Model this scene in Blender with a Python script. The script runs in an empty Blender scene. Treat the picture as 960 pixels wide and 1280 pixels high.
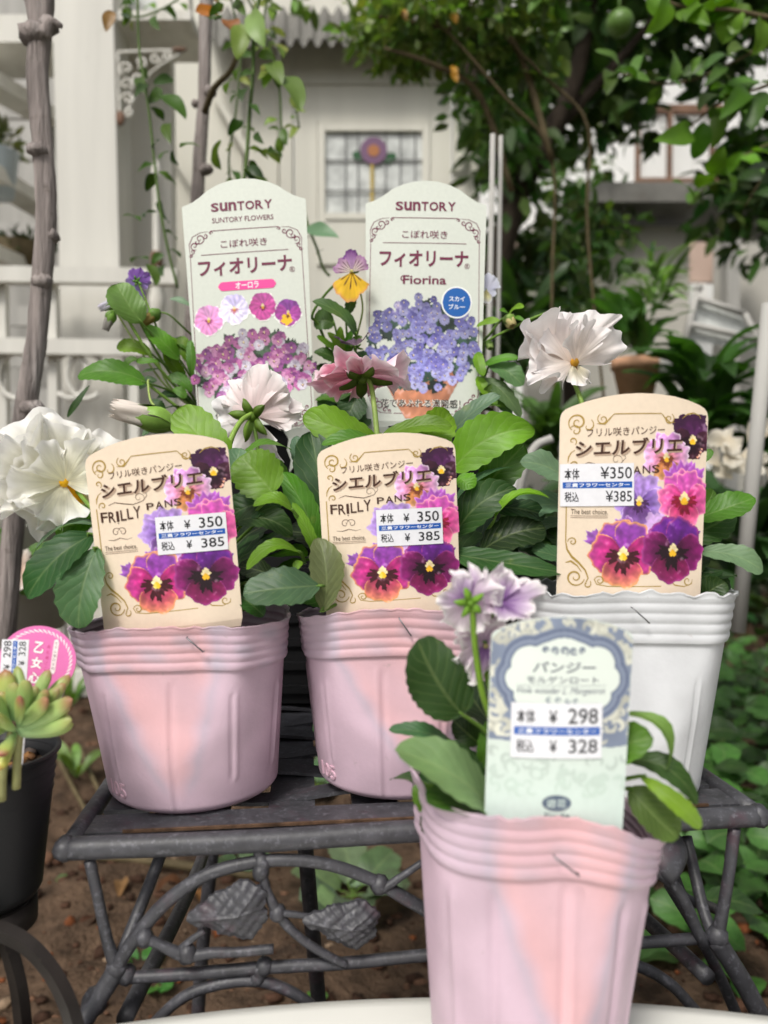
import bpy, math, random
import numpy as np
from mathutils import Vector, Matrix

sc = bpy.context.scene
col = sc.collection
R = math.radians
F = 924.0                      # focal length in photo pixels (26 mm equivalent)
CAMZ = 0.55
PITCH = R(1.24)

# ---------------------------------------------------------------- camera, sky, sun, exposure
cd = bpy.data.cameras.new('camera')
cam = bpy.data.objects.new('camera', cd)
col.objects.link(cam)
cam.location = (0, 0, CAMZ)
cam.rotation_euler = (R(90) - PITCH, 0, 0)
cd.sensor_fit = 'VERTICAL'
cd.sensor_height = 36.0
cd.lens = F / 1280 * 36
cd.clip_start = 0.02
cd.clip_end = 300
cd.dof.use_dof = True
cd.dof.focus_distance = 0.39
cd.dof.aperture_fstop = 7.4
sc.camera = cam

SUN_EL, SUN_AZ = R(52), R(205)      # compass angle: the sun stands behind the camera, a little to the left
w = bpy.data.worlds.new("World")
sc.world = w
w.use_nodes = True
nt = w.node_tree
bg = nt.nodes['Background']
sky = nt.nodes.new('ShaderNodeTexSky')
sky.sky_type = 'NISHITA'
sky.sun_disc = False
sky.sun_elevation = SUN_EL
sky.sun_rotation = SUN_AZ
sky.dust_density = 6.0
sky.air_density = 1.0
hs = nt.nodes.new('ShaderNodeHueSaturation')
hs.inputs['Saturation'].default_value = 0.18
nt.links.new(sky.outputs[0], hs.inputs['Color'])
nt.links.new(hs.outputs[0], bg.inputs['Color'])
bg.inputs['Strength'].default_value = 0.083
sl = bpy.data.lights.new('sun', 'SUN')
sl.energy = 1.5
sl.angle = R(13)
sl.color = (1.0, 0.95, 0.87)
so = bpy.data.objects.new('sun', sl)
col.objects.link(so)
sdir = Vector((math.sin(SUN_AZ) * math.cos(SUN_EL), math.cos(SUN_AZ) * math.cos(SUN_EL), math.sin(SUN_EL)))
so.rotation_euler = (-sdir).to_track_quat('-Z', 'Y').to_euler()
sc.view_settings.view_transform = 'Standard'
sc.view_settings.look = 'None'
sc.view_settings.gamma = 1
sc.view_settings.exposure = 0.52
sc.render.engine = 'CYCLES'
sc.cycles.max_bounces = 8
sc.cycles.transparent_max_bounces = 8
sc.cycles.use_denoising = True

# ---------------------------------------------------------------- helpers
CAM = np.array((0, 0, CAMZ))
FW = np.array((0, math.cos(PITCH), -math.sin(PITCH)))
UP = np.array((0, math.sin(PITCH), math.cos(PITCH)))
RT = np.array((1.0, 0, 0))


def at(px, py, d):
    """world point at depth d on the sight line through a photo pixel"""
    return CAM + d * (FW + (px - 480) / F * RT + (640 - py) / F * UP)


def lin(c):
    c = np.asarray(c, float)
    return np.where(c <= 0.04045, c / 12.92, ((c + 0.055) / 1.055) ** 2.4)


def nrm(v):
    v = np.asarray(v, float)
    return v / (np.linalg.norm(v) + 1e-12)


ORG = {}


def tag(o, label=None, cat=None, group=None, kind=None):
    if label: o['label'] = label
    if cat: o['category'] = cat
    if group: o['group'] = group
    if kind: o['kind'] = kind
    return o


def empty(name, loc, label, cat, group=None):
    o = bpy.data.objects.new(name, None)
    col.objects.link(o)
    o.location = tuple(loc)
    o.empty_display_size = 0.02
    ORG[o.name] = np.array(loc, float)
    return tag(o, label, cat, group)


class MB:
    """collects pieces of geometry, then links them as ONE mesh object"""
    def __init__(s):
        s.v, s.f, s.c, s.uv, s.n = [], [], [], [], 0

    def add(s, v, f, c=None, uv=None):
        v = np.asarray(v, float).reshape(-1, 3)
        s.v.append(v)
        n0 = s.n
        s.f += [tuple(int(i) + n0 for i in q) for q in f]
        if c is None: c = (1, 1, 1)
        c = np.asarray(c, float)
        if c.ndim == 1: c = np.tile(c[:3], (len(v), 1))
        s.c.append(c)
        s.uv.append(np.zeros((len(v), 2)) if uv is None else np.asarray(uv, float))
        s.n += len(v)
        return s

    def grid(s, P, c=None, uv=None, wrap=False, mask=None):
        a, b = P.shape[:2]
        f = []
        for i in range(a - 1):
            for j in range(b if wrap else b - 1):
                if mask is not None and not mask[i, j]: continue
                k = (j + 1) % b
                f.append((i * b + j, i * b + k, (i + 1) * b + k, (i + 1) * b + j))
        return s.add(P.reshape(-1, 3), f, None if c is None else (np.asarray(c).reshape(-1, 3) if np.asarray(c).ndim == 3 else c),
                     None if uv is None else uv.reshape(-1, 2))

    def box(s, c0, size, M=None, c=None):
        x, y, z = [k / 2 for k in size]
        v = np.array([(a * x, b * y, d * z) for a in (-1, 1) for b in (-1, 1) for d in (-1, 1)])
        if M is not None: v = v @ np.array(M).T
        v = v + np.array(c0)
        f = [(0, 1, 3, 2), (4, 6, 7, 5), (0, 4, 5, 1), (2, 3, 7, 6), (0, 2, 6, 4), (1, 5, 7, 3)]
        return s.add(v, f, c)

    def bar(s, p, q, wid, thick, nref=(0, -1, 0), c=None):
        """flat bar from p to q; wid across, thick along nref"""
        p, q = np.array(p, float), np.array(q, float)
        t = nrm(q - p)
        n = np.array(nref, float); n = nrm(n - n.dot(t) * t)
        x = np.cross(t, n)
        M = np.stack([x, n, t], 1)
        return s.box((p + q) / 2, (wid, thick, np.linalg.norm(q - p)), M, c)

    def tube(s, pts, rad, seg=10, smooth=4, c=None, jit=0.0, rng=None):
        pts = np.array(pts, float)
        rad = np.full(len(pts), rad) if np.isscalar(rad) else np.array(rad, float)
        if smooth > 1 and len(pts) > 2:
            P = np.vstack([2 * pts[0] - pts[1], pts, 2 * pts[-1] - pts[-2]])
            out, ro = [], []
            for i in range(1, len(P) - 2):
                for k in range(smooth):
                    t = k / smooth
                    out.append(0.5 * ((2 * P[i]) + (-P[i - 1] + P[i + 1]) * t + (2 * P[i - 1] - 5 * P[i] + 4 * P[i + 1] - P[i + 2]) * t * t
                                      + (-P[i - 1] + 3 * P[i] - 3 * P[i + 1] + P[i + 2]) * t ** 3))
                    ro.append(rad[i - 1] * (1 - t) + rad[i] * t)
            out.append(pts[-1]); ro.append(rad[-1])
            pts, rad = np.array(out), np.array(ro)
        n = len(pts)
        T = np.gradient(pts, axis=0)
        T /= (np.linalg.norm(T, axis=1)[:, None] + 1e-12)
        ref = np.array((0.31, 0.2, 0.93))
        if abs(T[0].dot(ref)) > .95: ref = np.array((1.0, 0, 0))
        u = nrm(np.cross(T[0], ref))
        a = np.linspace(0, 2 * math.pi, seg, endpoint=False)
        rows = []
        for i in range(n):
            u = nrm(u - u.dot(T[i]) * T[i])
            b = np.cross(T[i], u)
            r = rad[i] * (1 + (jit * rng.uniform(-1, 1, seg) if jit else 0))
            rows.append(pts[i] + (np.cos(a) * r)[:, None] * u + (np.sin(a) * r)[:, None] * b)
        n0 = s.n
        s.grid(np.array(rows), c, wrap=True)
        s.f.append(tuple(n0 + i for i in range(seg))[::-1])
        s.f.append(tuple(n0 + (n - 1) * seg + i for i in range(seg)))
        return s

    def ball(s, p, r, c=None, sq=(1, 1, 1), seg=12, jit=0, rng=None):
        rows = []
        for i in range(seg // 2 + 1):
            th = math.pi * i / (seg // 2)
            rr = np.full(seg, max(math.sin(th), .01))
            a = np.linspace(0, 2 * math.pi, seg, endpoint=False)
            k = 1 + (rng.uniform(-jit, jit, seg) if jit else 0)
            rows.append(np.stack([np.cos(a) * rr * k * r * sq[0], np.sin(a) * rr * k * r * sq[1], np.full(seg, math.cos(th)) * k * r * sq[2]], 1) + np.array(p))
        return s.grid(np.array(rows), c, wrap=True)

    def lathe(s, prof, centre, seg=48, c=None):
        a = np.linspace(0, 2 * math.pi, seg, endpoint=False)
        rows = [np.stack([np.cos(a) * r, np.sin(a) * r, np.full(seg, z)], 1) + np.array(centre) for r, z in prof]
        return s.grid(np.array(rows), c, wrap=True)

    def build(s, name, mat, parent=None, smooth=True, local=False, bend=None):
        v = np.vstack(s.v)
        org = np.zeros(3)
        if parent is not None:
            org = ORG.get(parent.name, np.zeros(3))
            if not local: v = v - org
        else:
            if not local:
                org = np.array(((v[:, 0].min() + v[:, 0].max()) / 2, (v[:, 1].min() + v[:, 1].max()) / 2, v[:, 2].min()))
                v = v - org
        if bend: v = bend(v)
        me = bpy.data.meshes.new(name)
        me.from_pydata(v.tolist(), [], s.f)
        ca = me.color_attributes.new('Col', 'FLOAT_COLOR', 'POINT')
        cc = np.ones((len(v), 4), np.float32); cc[:, :3] = np.vstack(s.c)
        ca.data.foreach_set('color', cc.ravel())
        ul = me.uv_layers.new(name='UVMap')
        li = np.empty(len(me.loops), np.int32); me.loops.foreach_get('vertex_index', li)
        ul.data.foreach_set('uv', np.vstack(s.uv)[li].astype(np.float32).ravel())
        if smooth: me.polygons.foreach_set('use_smooth', np.ones(len(me.polygons), bool))
        me.materials.append(mat)
        me.update()
        o = bpy.data.objects.new(name, me)
        col.objects.link(o)
        if parent is not None:
            o.parent = parent
        elif not local:
            o.location = tuple(org)
        ORG[o.name] = org
        return o


# ---------------------------------------------------------------- materials
def mat(name, base=None, rough=.5, spec=.5, attr=False, transl=0.0, noise=None, bump=None, veins=False, metal=0.0, sss=0.0, coat=0.0,
        stain=None, wear=None, grain=False, transl_tint=None):
    """procedural material. noise=(scale, amount) varies the colour; bump=(scale, strength, distance);
    stain=(scale, threshold, colour, amount); wear=(scale, threshold, colour, amount)"""
    m = bpy.data.materials.new(name)
    m.use_nodes = True
    t = m.node_tree
    N, L = t.nodes, t.links
    p = N['Principled BSDF']
    out = N['Material Output']
    p.inputs['Roughness'].default_value = rough
    p.inputs['Specular IOR Level'].default_value = spec
    p.inputs['Metallic'].default_value = metal
    p.inputs['Coat Weight'].default_value = coat
    if sss:
        p.inputs['Subsurface Weight'].default_value = sss
        p.inputs['Subsurface Radius'].default_value = (1, .6, .5)
        p.inputs['Subsurface Scale'].default_value = .004
    tc = N.new('ShaderNodeTexCoord')
    if attr:
        a = N.new('ShaderNodeAttribute'); a.attribute_name = 'Col'
        c = a.outputs['Color']
    else:
        a = N.new('ShaderNodeRGB'); a.outputs[0].default_value = (*base, 1)
        c = a.outputs[0]

    def mix(fac, c1, c2, mode='MIX'):
        x = N.new('ShaderNodeMix'); x.data_type = 'RGBA'; x.blend_type = mode
        if isinstance(fac, (int, float)): x.inputs[0].default_value = fac
        else: L.new(fac, x.inputs[0])
        for i, k in ((6, c1), (7, c2)):
            if isinstance(k, tuple): x.inputs[i].default_value = (*k, 1)
            else: L.new(k, x.inputs[i])
        return x.outputs[2]

    def math_(op, x, y=None, z=None):
        k = N.new('ShaderNodeMath'); k.operation = op
        for i, q in enumerate((x, y, z)):
            if q is None: continue
            if isinstance(q, (int, float)): k.inputs[i].default_value = q
            else: L.new(q, k.inputs[i])
        return k.outputs[0]

    def noi(scale, detail=5, vec=None, rough_=.55):
        n = N.new('ShaderNodeTexNoise'); n.inputs['Scale'].default_value = scale; n.inputs['Detail'].default_value = detail
        n.inputs['Roughness'].default_value = rough_
        L.new(vec if vec is not None else tc.outputs['Object'], n.inputs['Vector'])
        return n.outputs['Fac']

    def ramp(x, lo, hi):
        k = N.new('ShaderNodeMapRange'); k.inputs['From Min'].default_value = lo; k.inputs['From Max'].default_value = hi
        L.new(x, k.inputs['Value'])
        return k.outputs[0]

    vec = None
    if grain:
        mp = N.new('ShaderNodeMapping'); mp.inputs['Scale'].default_value = (1, 1, .07)
        L.new(tc.outputs['Object'], mp.inputs['Vector']); vec = mp.outputs[0]
    if noise:
        f = ramp(noi(noise[0], vec=vec), .3, .7)
        lo = 1 - noise[1]
        g = N.new('ShaderNodeMapRange'); g.inputs['To Min'].default_value = lo; g.inputs['To Max'].default_value = 1 + noise[1]
        L.new(f, g.inputs['Value'])
        cm = N.new('ShaderNodeCombineColor')
        for i in range(3): L.new(g.outputs[0], cm.inputs[i])
        c = mix(1.0, c, cm.outputs[0], 'MULTIPLY')
    for s_ in (stain, wear):
        if s_:
            f = ramp(noi(s_[0], 7, vec=vec if s_ is stain else None, rough_=.65), s_[1], s_[1] + .12)
            f = math_('MULTIPLY', f, s_[3])
            c = mix(f, c, s_[2])
    bsrc = None
    if veins:
        uv = N.new('ShaderNodeSeparateXYZ'); L.new(tc.outputs['UV'], uv.inputs[0])
        u = math_('ABSOLUTE', math_('SUBTRACT', math_('MULTIPLY', uv.outputs[0], 2.0), 1.0))
        nz = noi(60, 2)
        ph = math_('SUBTRACT', math_('MULTIPLY', uv.outputs[1], 7.0), math_('MULTIPLY', u, 2.4))
        ph = math_('ADD', ph, math_('MULTIPLY', nz, .5))
        wv = math_('SINE', math_('MULTIPLY', ph, 6.2832))
        lat = ramp(wv, .86, 1.0)
        lat = math_('MULTIPLY', lat, .55)
        mid = ramp(u, .09, .02)
        vm = math_('MAXIMUM', lat, mid)
        lightc = mix(.45, c, (.42, .52, .22))
        c = mix(math_('MULTIPLY', vm, .34), c, lightc)
        hgt = math_('ADD', math_('MULTIPLY', vm, -.6), math_('MULTIPLY', math_('SINE', math_('MULTIPLY', ph, 6.2832)), -.25))
        hgt = math_('ADD', hgt, math_('MULTIPLY', noi(500, 3), .5))
        b = N.new('ShaderNodeBump'); b.inputs['Strength'].default_value = .28; b.inputs['Distance'].default_value = .0006
        L.new(hgt, b.inputs['Height'])
        L.new(b.outputs[0], p.inputs['Normal']); bsrc = b.outputs[0]
    if bump:
        b = N.new('ShaderNodeBump'); b.inputs['Strength'].default_value = bump[1]
        b.inputs['Distance'].default_value = bump[2]
        L.new(noi(bump[0], 6, vec=vec), b.inputs['Height'])
        L.new(b.outputs[0], p.inputs['Normal']); bsrc = b.outputs[0]
    L.new(c, p.inputs['Base Color'])
    if transl:
        tr = N.new('ShaderNodeBsdfTranslucent')
        tcx = c
        if transl_tint: tcx = mix(1.0, c, transl_tint, 'MULTIPLY')
        L.new(tcx, tr.inputs['Color'])
        if bsrc is not None: L.new(bsrc, tr.inputs['Normal'])
        ms = N.new('ShaderNodeMixShader'); ms.inputs[0].default_value = transl
        L.new(p.outputs[0], ms.inputs[1]); L.new(tr.outputs[0], ms.inputs[2])
        L.new(ms.outputs[0], out.inputs['Surface'])
    return m


M = dict(
    leaf=mat('pansy_leaf', attr=True, rough=.46, spec=.42, transl=.28, veins=True, noise=(55, .26), transl_tint=(1.3, 1.5, .5), stain=(70, .64, (.30, .34, .07), .35), wear=(210, .70, (.10, .07, .03), .5)),
    tleaf=mat('foliage', attr=True, rough=.45, spec=.4, transl=.3, noise=(12, .2), transl_tint=(1.3, 1.5, .5)),
    stem=mat('green_stem', attr=True, rough=.5, spec=.3, noise=(200, .15), sss=.1),
    petal=mat('petal', attr=True, rough=.55, spec=.25, transl=.27, noise=(150, .04), bump=(160, .25, .0006)),
    pot=mat('soft_plastic_pot', attr=True, rough=.42, spec=.4, noise=(45, .07), bump=(420, .22, .0006), transl=.10, stain=(26, .62, (.46, .38, .41), .28), wear=(150, .655, (.34, .27, .25), .45)),
    blackpot=mat('black_nursery_plastic', base=(.010, .010, .011), rough=.45, spec=.25, bump=(300, .2, .0004), wear=(25, .66, (.12, .10, .085), .5)),
    soil=mat('potting_soil', base=(.045, .03, .02), rough=.95, spec=.1, noise=(300, .6), bump=(400, 1, .003)),
    card=mat('label_card', attr=True, rough=.42, spec=.4, noise=(400, .03), bump=(1500, .06, .0002)),
    prnt=mat('label_print', attr=True, rough=.45, spec=.35),
    iron=mat('antique_iron', base=(.046, .046, .053), rough=.50, spec=.55, noise=(120, .35), bump=(420, .3, .0007), stain=(50, .56, (.075, .030, .045), .5),
             wear=(380, .55, (.20, .20, .23), .4)),
    ironrust=mat('rusted_edge', base=(.10, .058, .035), rough=.8, spec=.2, noise=(200, .5), bump=(300, .6, .001)),
    darkiron=mat('dark_iron', base=(.018, .014, .012), rough=.55, spec=.35, noise=(60, .4), bump=(300, .3, .0006), wear=(80, .62, (.1, .08, .065), .6)),
    wire=mat('steel_wire', base=(.22, .22, .23), rough=.35, metal=.8),
    white=mat('white_painted_wood', base=(.68, .665, .61), rough=.6, spec=.3, grain=True, noise=(14, .10), bump=(60, .25, .002),
              stain=(6, .53, (.40, .37, .30), .5), wear=(14, .66, (.26, .19, .12), .55)),
    shed=mat('cream_painted_wood', base=(.66, .645, .57), rough=.6, spec=.3, grain=True, noise=(6, .08), bump=(40, .2, .002),
             stain=(3, .58, (.42, .39, .32), .5)),
    shade=mat('grey_weathered_wood', base=(.42, .41, .385), rough=.7, spec=.2, grain=True, noise=(12, .2), bump=(60, .3, .002)),
    table=mat('white_enamel', base=(.74, .74, .69), rough=.3, spec=.5, noise=(8, .05), bump=(500, .05, .0003), stain=(12, .62, (.5, .48, .42), .3)),
    bark=mat('vine_bark', base=(.29, .25, .235), rough=.85, spec=.2, grain=True, noise=(90, .5), bump=(160, 1, .008), stain=(60, .52, (.50, .45, .43), .7), wear=(70, .60, (.10, .08, .07), .7)),
    dbark=mat('dark_bark', base=(.055, .042, .032), rough=.9, spec=.2, grain=True, noise=(40, .4), bump=(50, 1, .012)),
    twig=mat('green_brown_twig', base=(.11, .085, .045), rough=.7, spec=.2, noise=(40, .3)),
    ground=mat('bare_soil', base=(.115, .074, .048), rough=.95, spec=.15, noise=(28, .5), bump=(160, 1, .012), stain=(9, .52, (.035, .024, .018), .8),
               wear=(240, .64, (.22, .16, .11), .6)),
    far=mat('far_ground', base=(.06, .055, .035), rough=.95, spec=.1, noise=(2, .4)),
    stone=mat('grit', attr=True, rough=.85, spec=.2, noise=(120, .3)),
    glass=mat('old_window_glass', base=(.58, .60, .58), rough=.12, spec=.5, noise=(20, .3)),
    lead=mat('lead_came', base=(.13, .13, .13), rough=.5, spec=.4),
    paint=mat('coloured_glass', attr=True, rough=.2, spec=.5),
    roof=mat('corrugated_sheet', base=(.16, .155, .14), rough=.55, spec=.3, noise=(5, .3), stain=(4, .55, (.09, .08, .065), .7)),
    clay=mat('terracotta', base=(.55, .31, .19), rough=.85, spec=.2, noise=(30, .2)),
    render=mat('grey_wall', base=(.52, .50, .45), rough=.85, spec=.2, noise=(2, .15), bump=(20, .3, .01)),
    pinkwall=mat('pinkish_siding', base=(.48, .36, .30), rough=.8, spec=.2, noise=(2, .1)),
    housewhite=mat('white_house_wall', base=(.8, .8, .78), rough=.8, spec=.2, noise=(1, .05)),
    rust=mat('rusty_rail', base=(.17, .095, .06), rough=.8, noise=(8, .3)),
    succ=mat('succulent_leaf', attr=True, rough=.42, spec=.35, noise=(80, .12), sss=.25),
    fruit=mat('green_fruit', base=(.10, .19, .035), rough=.4, spec=.4, bump=(200, .3, .002)),
    dry=mat('dry_leaf', attr=True, rough=.8, spec=.15, transl=.2, noise=(60, .3)),
    bluepot=mat('pale_blue_glaze', base=(.45, .52, .56), rough=.4),
)

# ---------------------------------------------------------------- leaves and flowers
GREENS = dict(
    bright=(.42, .58, .12), mid=(.30, .46, .13), dark=(.18, .31, .12), deep=(.12, .22, .08), blue=(.39, .52, .39), grey=(.28, .41, .26),
    pale=(.50, .62, .36), olive=(.36, .44, .19), fresh=(.34, .54, .13))


def leaf_arrays(base, tip, width, face=45, droop=.12, fold=.18, roll=0.0, teeth=.10, nteeth=7, seed=0, shape=(.62, .5), nv=36, nu=5, wave=.055, stalk=None):
    rng = np.random.default_rng(seed)
    base, tip = np.array(base, float), np.array(tip, float)
    ax = tip - base
    Lg = np.linalg.norm(ax)
    bow = rng.uniform(-.10, .10) * Lg
    asym = rng.uniform(-.12, .12)
    n = math.cos(R(face)) * np.array((0, 0, 1.0)) + math.sin(R(face)) * np.array((0, -1.0, 0)) + .15 * rng.uniform(-1, 1, 3) * np.array((1, 0, 0))
    t = nrm(ax)
    n = nrm(n - n.dot(t) * t)
    s = np.cross(t, n)
    if roll:
        a = R(roll)
        n, s = math.cos(a) * n + math.sin(a) * s, math.cos(a) * s - math.sin(a) * n
    v = np.linspace(0, 1, nv)
    a_, b_ = shape
    prof = v ** a_ * (1 - v) ** b_
    pk = (a_ / (a_ + b_)) ** a_ * (b_ / (a_ + b_)) ** b_
    prof = prof / pk
    saw = (v * nteeth + rng.uniform()) % 1.0
    prof = prof * (1 + teeth * (1 - 2 * np.abs(saw - .55)) * 1.2 - teeth * .4)
    prof[0] = .06; prof[-1] = .02
    u = np.linspace(-1, 1, 2 * nu + 1)
    k1, k2 = rng.uniform(0, 6.28, 2)
    twist = rng.uniform(-.45, .45)
    P = np.zeros((nv, len(u), 3)); UV = np.zeros((nv, len(u), 2))
    for i in range(nv):
        cpos = base + ax * v[i] + n * (4 * v[i] * (1 - v[i]) * droop * Lg) + s * (4 * v[i] * (1 - v[i]) * bow)
        tw = twist * v[i]
        ss = math.cos(tw) * s + math.sin(tw) * n
        for j, uu in enumerate(u):
            h = fold * abs(uu) ** 1.3 * width / 2 * prof[i]
            h += wave * width * abs(uu) * math.sin(v[i] * 9 + k1 + (2 if uu > 0 else 0))
            # quilting between side veins
            h += .007 * width * math.cos((v[i] * 7 - abs(uu) * 2.4) * 6.2832) * (1 - abs(uu)) * abs(uu) * 2
            P[i, j] = cpos + ss * (uu * width / 2 * prof[i] * (1 + asym * (1 if uu > 0 else -1))) + n * h
            UV[i, j] = (uu * .5 + .5, v[i])
    return P, UV, rng


LEAFN = [0]


def leaf(parent, base, tip, width, tone='mid', name='leaf', material='leaf', stalk=None, sr=.0009, **kw):
    LEAFN[0] += 1
    seed = kw.pop('seed', LEAFN[0])
    P, UV, rng = leaf_arrays(base, tip, width, seed=seed, **kw)
    c = lin(np.array(GREENS[tone] if isinstance(tone, str) else tone) * rng.uniform(.9, 1.1) + rng.uniform(-.02, .02, 3)).clip(.003, 1)
    b = MB().grid(P, c, UV)
    if stalk is not None:
        st = np.array(stalk, float)
        m = (st + np.array(base)) / 2 + np.array((0, 0, .1)) * np.linalg.norm(st - np.array(base))
        b.tube([st, m, np.array(base), P[2, P.shape[1] // 2]], [sr * 1.15, sr, sr * .8, sr * .3], 7, 3, lin((.42, .55, .24)))
    return b.build(name, M[material], parent)


def PL(parent, bx, by, bd, tx, ty, td, wpx, tone='mid', **kw):
    """leaf given by the photo pixels and depths of its base and tip"""
    k = kw.pop('stalk', None)
    st = at(*k) if k else None
    return leaf(parent, at(bx, by, bd), at(tx, ty, td), wpx * .93 * (bd + td) / 2 / F, tone, stalk=st, **kw)


def stem(parent, pts, r=.0011, c=(.45, .58, .25), name='stem', mat_='stem'):
    P = [at(*p) for p in pts]
    return MB().tube(P, np.linspace(r, r * .8, len(P)), 8, 5, lin(c)).build(name, M[mat_], parent)


def petal_mesh(Mx, ang, Lp, phi, zoff, tilt, cup, ruffle, seed, cfn, fr=5.0, nr=26, ns=61, z2=0.0):
    rng = np.random.default_rng(seed)
    ph = rng.uniform(0, 6.28, 5)
    r = np.linspace(0.03, 1, nr)[:, None]
    s = np.linspace(-1, 1, ns)[None, :]
    f = s * R(phi)
    Rad = Lp * (1 - .22 * np.abs(s) ** 2.6) * (1 + .06 * np.sin(fr * 1.1 * s + ph[0]) + .035 * np.sin(fr * 2.3 * s + ph[1]) + .022 * np.sin(fr * 5.3 * s + ph[2]) + .012 * np.sin(fr * 9.7 * s + ph[4]))
    x = r * Rad * np.sin(f)
    y = r * Rad * np.cos(f)
    rw = ruffle * 1.1 * Lp * r ** 3.8
    z = zoff + tilt * y + cup * Lp * r ** 2 + rw * (np.sin(fr * .85 * s + ph[2] + 1.5 * r) + .6 * np.sin(fr * 1.7 * s + ph[3] + 2 * r) + .28 * r * np.sin(fr * 3.1 * s + ph[4]) + .22 * r ** 3 * np.sin(fr * 5.9 * s + ph[0]))
    z = z + ruffle * .5 * Lp * r ** 2 * np.sin(fr * .45 * s + ph[1]) + Lp * rng.uniform(-.10, .10) * r ** 2
    x = x + rw * .55 * np.cos(fr * 1.7 * s + ph[3])
    y = y + rw * .35 * np.cos(fr * 1.2 * s + ph[4])
    z = z - z2 * Lp * (np.abs(s) ** 2) * r
    a = R(ang)
    X = x * math.cos(a) + y * math.sin(a)
    Y = -x * math.sin(a) + y * math.cos(a)
    P = np.stack([X, Y, z + 0 * x], -1)
    Mx = np.array(Mx)
    P = P @ Mx[:3, :3].T + Mx[:3, 3]
    c = cfn(r + 0 * s, s + 0 * r, rng)
    return P, c


def frame(centre, face, up):
    z = nrm(face)
    y = np.array(up, float); y = nrm(y - y.dot(z) * z)
    x = np.cross(y, z)
    m = np.eye(4); m[:3, 0] = x; m[:3, 1] = y; m[:3, 2] = z; m[:3, 3] = centre
    return m


def cgrad(inner, outer, rim=None, streak=None, blotch=None, streakf=9):
    inner, outer = np.array(inner, float), np.array(outer, float)

    def fn(r, s, rng):
        t = (r ** 1.3)[..., None]
        c = inner * (1 - t) + outer * t
        p_ = rng.uniform(0, 6, 3)
        c = c * (1 - (.045 * np.clip(np.sin(s * 31 + p_[0]) + .5 * np.sin(s * 53 + p_[1]), 0, 2) * (1 - .6 * r) + .03 * np.sin(s * 7 + r * 5 + p_[2]))[..., None])
        if rim is not None:
            k = np.clip((r - .86) / .14, 0, 1)[..., None]
            c = c * (1 - k) + np.array(rim) * k
        if blotch is not None:
            bc, br = blotch
            k = np.clip((br * (.75 + .35 * np.cos(s * streakf)) - r) / .1, 0, 1)[..., None]
            c = c * (1 - k) + np.array(bc) * k
        if streak is not None:
            st, rad = streak
            k = (np.clip(np.cos(s * streakf * 1.6) * 4 - 2.4, 0, 1) * np.clip((rad - r) / .15, 0, 1))[..., None]
            c = c * (1 - k) + np.array(st) * k
        return lin(np.clip(c, 0, 1))
    return fn


def sepals(b, Mx, size, n=5, spread=1.0, seed=0, c=(.36, .52, .20)):
    rng = np.random.default_rng(seed)
    Mx = np.array(Mx)
    for k in range(n):
        a = 2 * math.pi * (k + rng.uniform(-.15, .15)) / n
        d = np.array((math.cos(a), math.sin(a), -.15 * spread))
        base = np.array((0, 0, -.12 * size)); tip = base + d * size * rng.uniform(.75, 1.05) + np.array((0, 0, -.1 * size))
        v = np.linspace(0, 1, 9); u = np.linspace(-1, 1, 5)
        side = np.array((-math.sin(a), math.cos(a), 0))
        P = np.array([[base + (tip - base) * vv + side * uu * size * .2 * (math.sin(math.pi * min(1, vv * .85 + .12)) ** .8) * (1 if vv < 1 else .1)
                       + np.array((0, 0, 1)) * size * (.12 * abs(uu) - .18 * math.sin(vv * 3.14)) for uu in u] for vv in v])
        P = P @ Mx[:3, :3].T + Mx[:3, 3]
        b.grid(P, lin(np.array(c) * rng.uniform(.85, 1.1)))
    return b


def flower(parent, name, centre, face, up, size, specs, ruffle, sep=None, eye=None, seed=1, fr=5.0, sepc=(.36, .52, .20)):
    """specs: list of (angle, length, half spread, z offset, tilt, cup, colour function)"""
    Mx = frame(centre, face, up)
    b = MB()
    b.ball(Mx[:3, 3] - Mx[:3, 2] * size * .12, size * .12, lin(sepc), seg=8)
    if sep: sepals(b, Mx, size * sep, seed=seed, c=sepc)
    if eye is not None:
        b.ball(Mx[:3, 3] + Mx[:3, 2] * size * .1, size * .085, lin(eye), seg=8)
    fo = b.build(name, M['stem'], parent)
    for i, (ang, Lp, phi, zo, tilt, cup, cf) in enumerate(specs):
        P, c = petal_mesh(Mx, ang, Lp * size, phi, zo * size, tilt, cup, ruffle, seed * 17 + i, cf, fr)
        MB().grid(P, c).build('petal', M['petal'], fo)
    return fo

# ================================================================ SETTING: ground
def soil_height(x, y):
    return (.012 * np.sin(x * 7 + 1.3) * np.sin(y * 5 + .4) + .006 * np.sin(x * 23 + y * 11) + .005 * np.sin(x * 37 - y * 41 + 2)
            + .003 * np.sin(x * 83 + 3 * np.sin(y * 31)) * np.sin(y * 97))


rg = np.random.default_rng(5)
gx, gy = np.meshgrid(np.linspace(-2.2, 2.2, 240), np.linspace(.35, 4.6, 240), indexing='ij')
gz = soil_height(gx, gy) + rg.normal(0, .0022, gx.shape)
b = MB().grid(np.stack([gx, gy, gz], -1))
tag(b.build('garden_soil', M['ground']), kind='structure')
b = MB().grid(np.array([[(x, y, -.05) for y in np.linspace(-60, 120, 20)] for x in np.linspace(-90, 90, 20)]))
tag(b.build('ground', M['far']), kind='structure')

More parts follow.
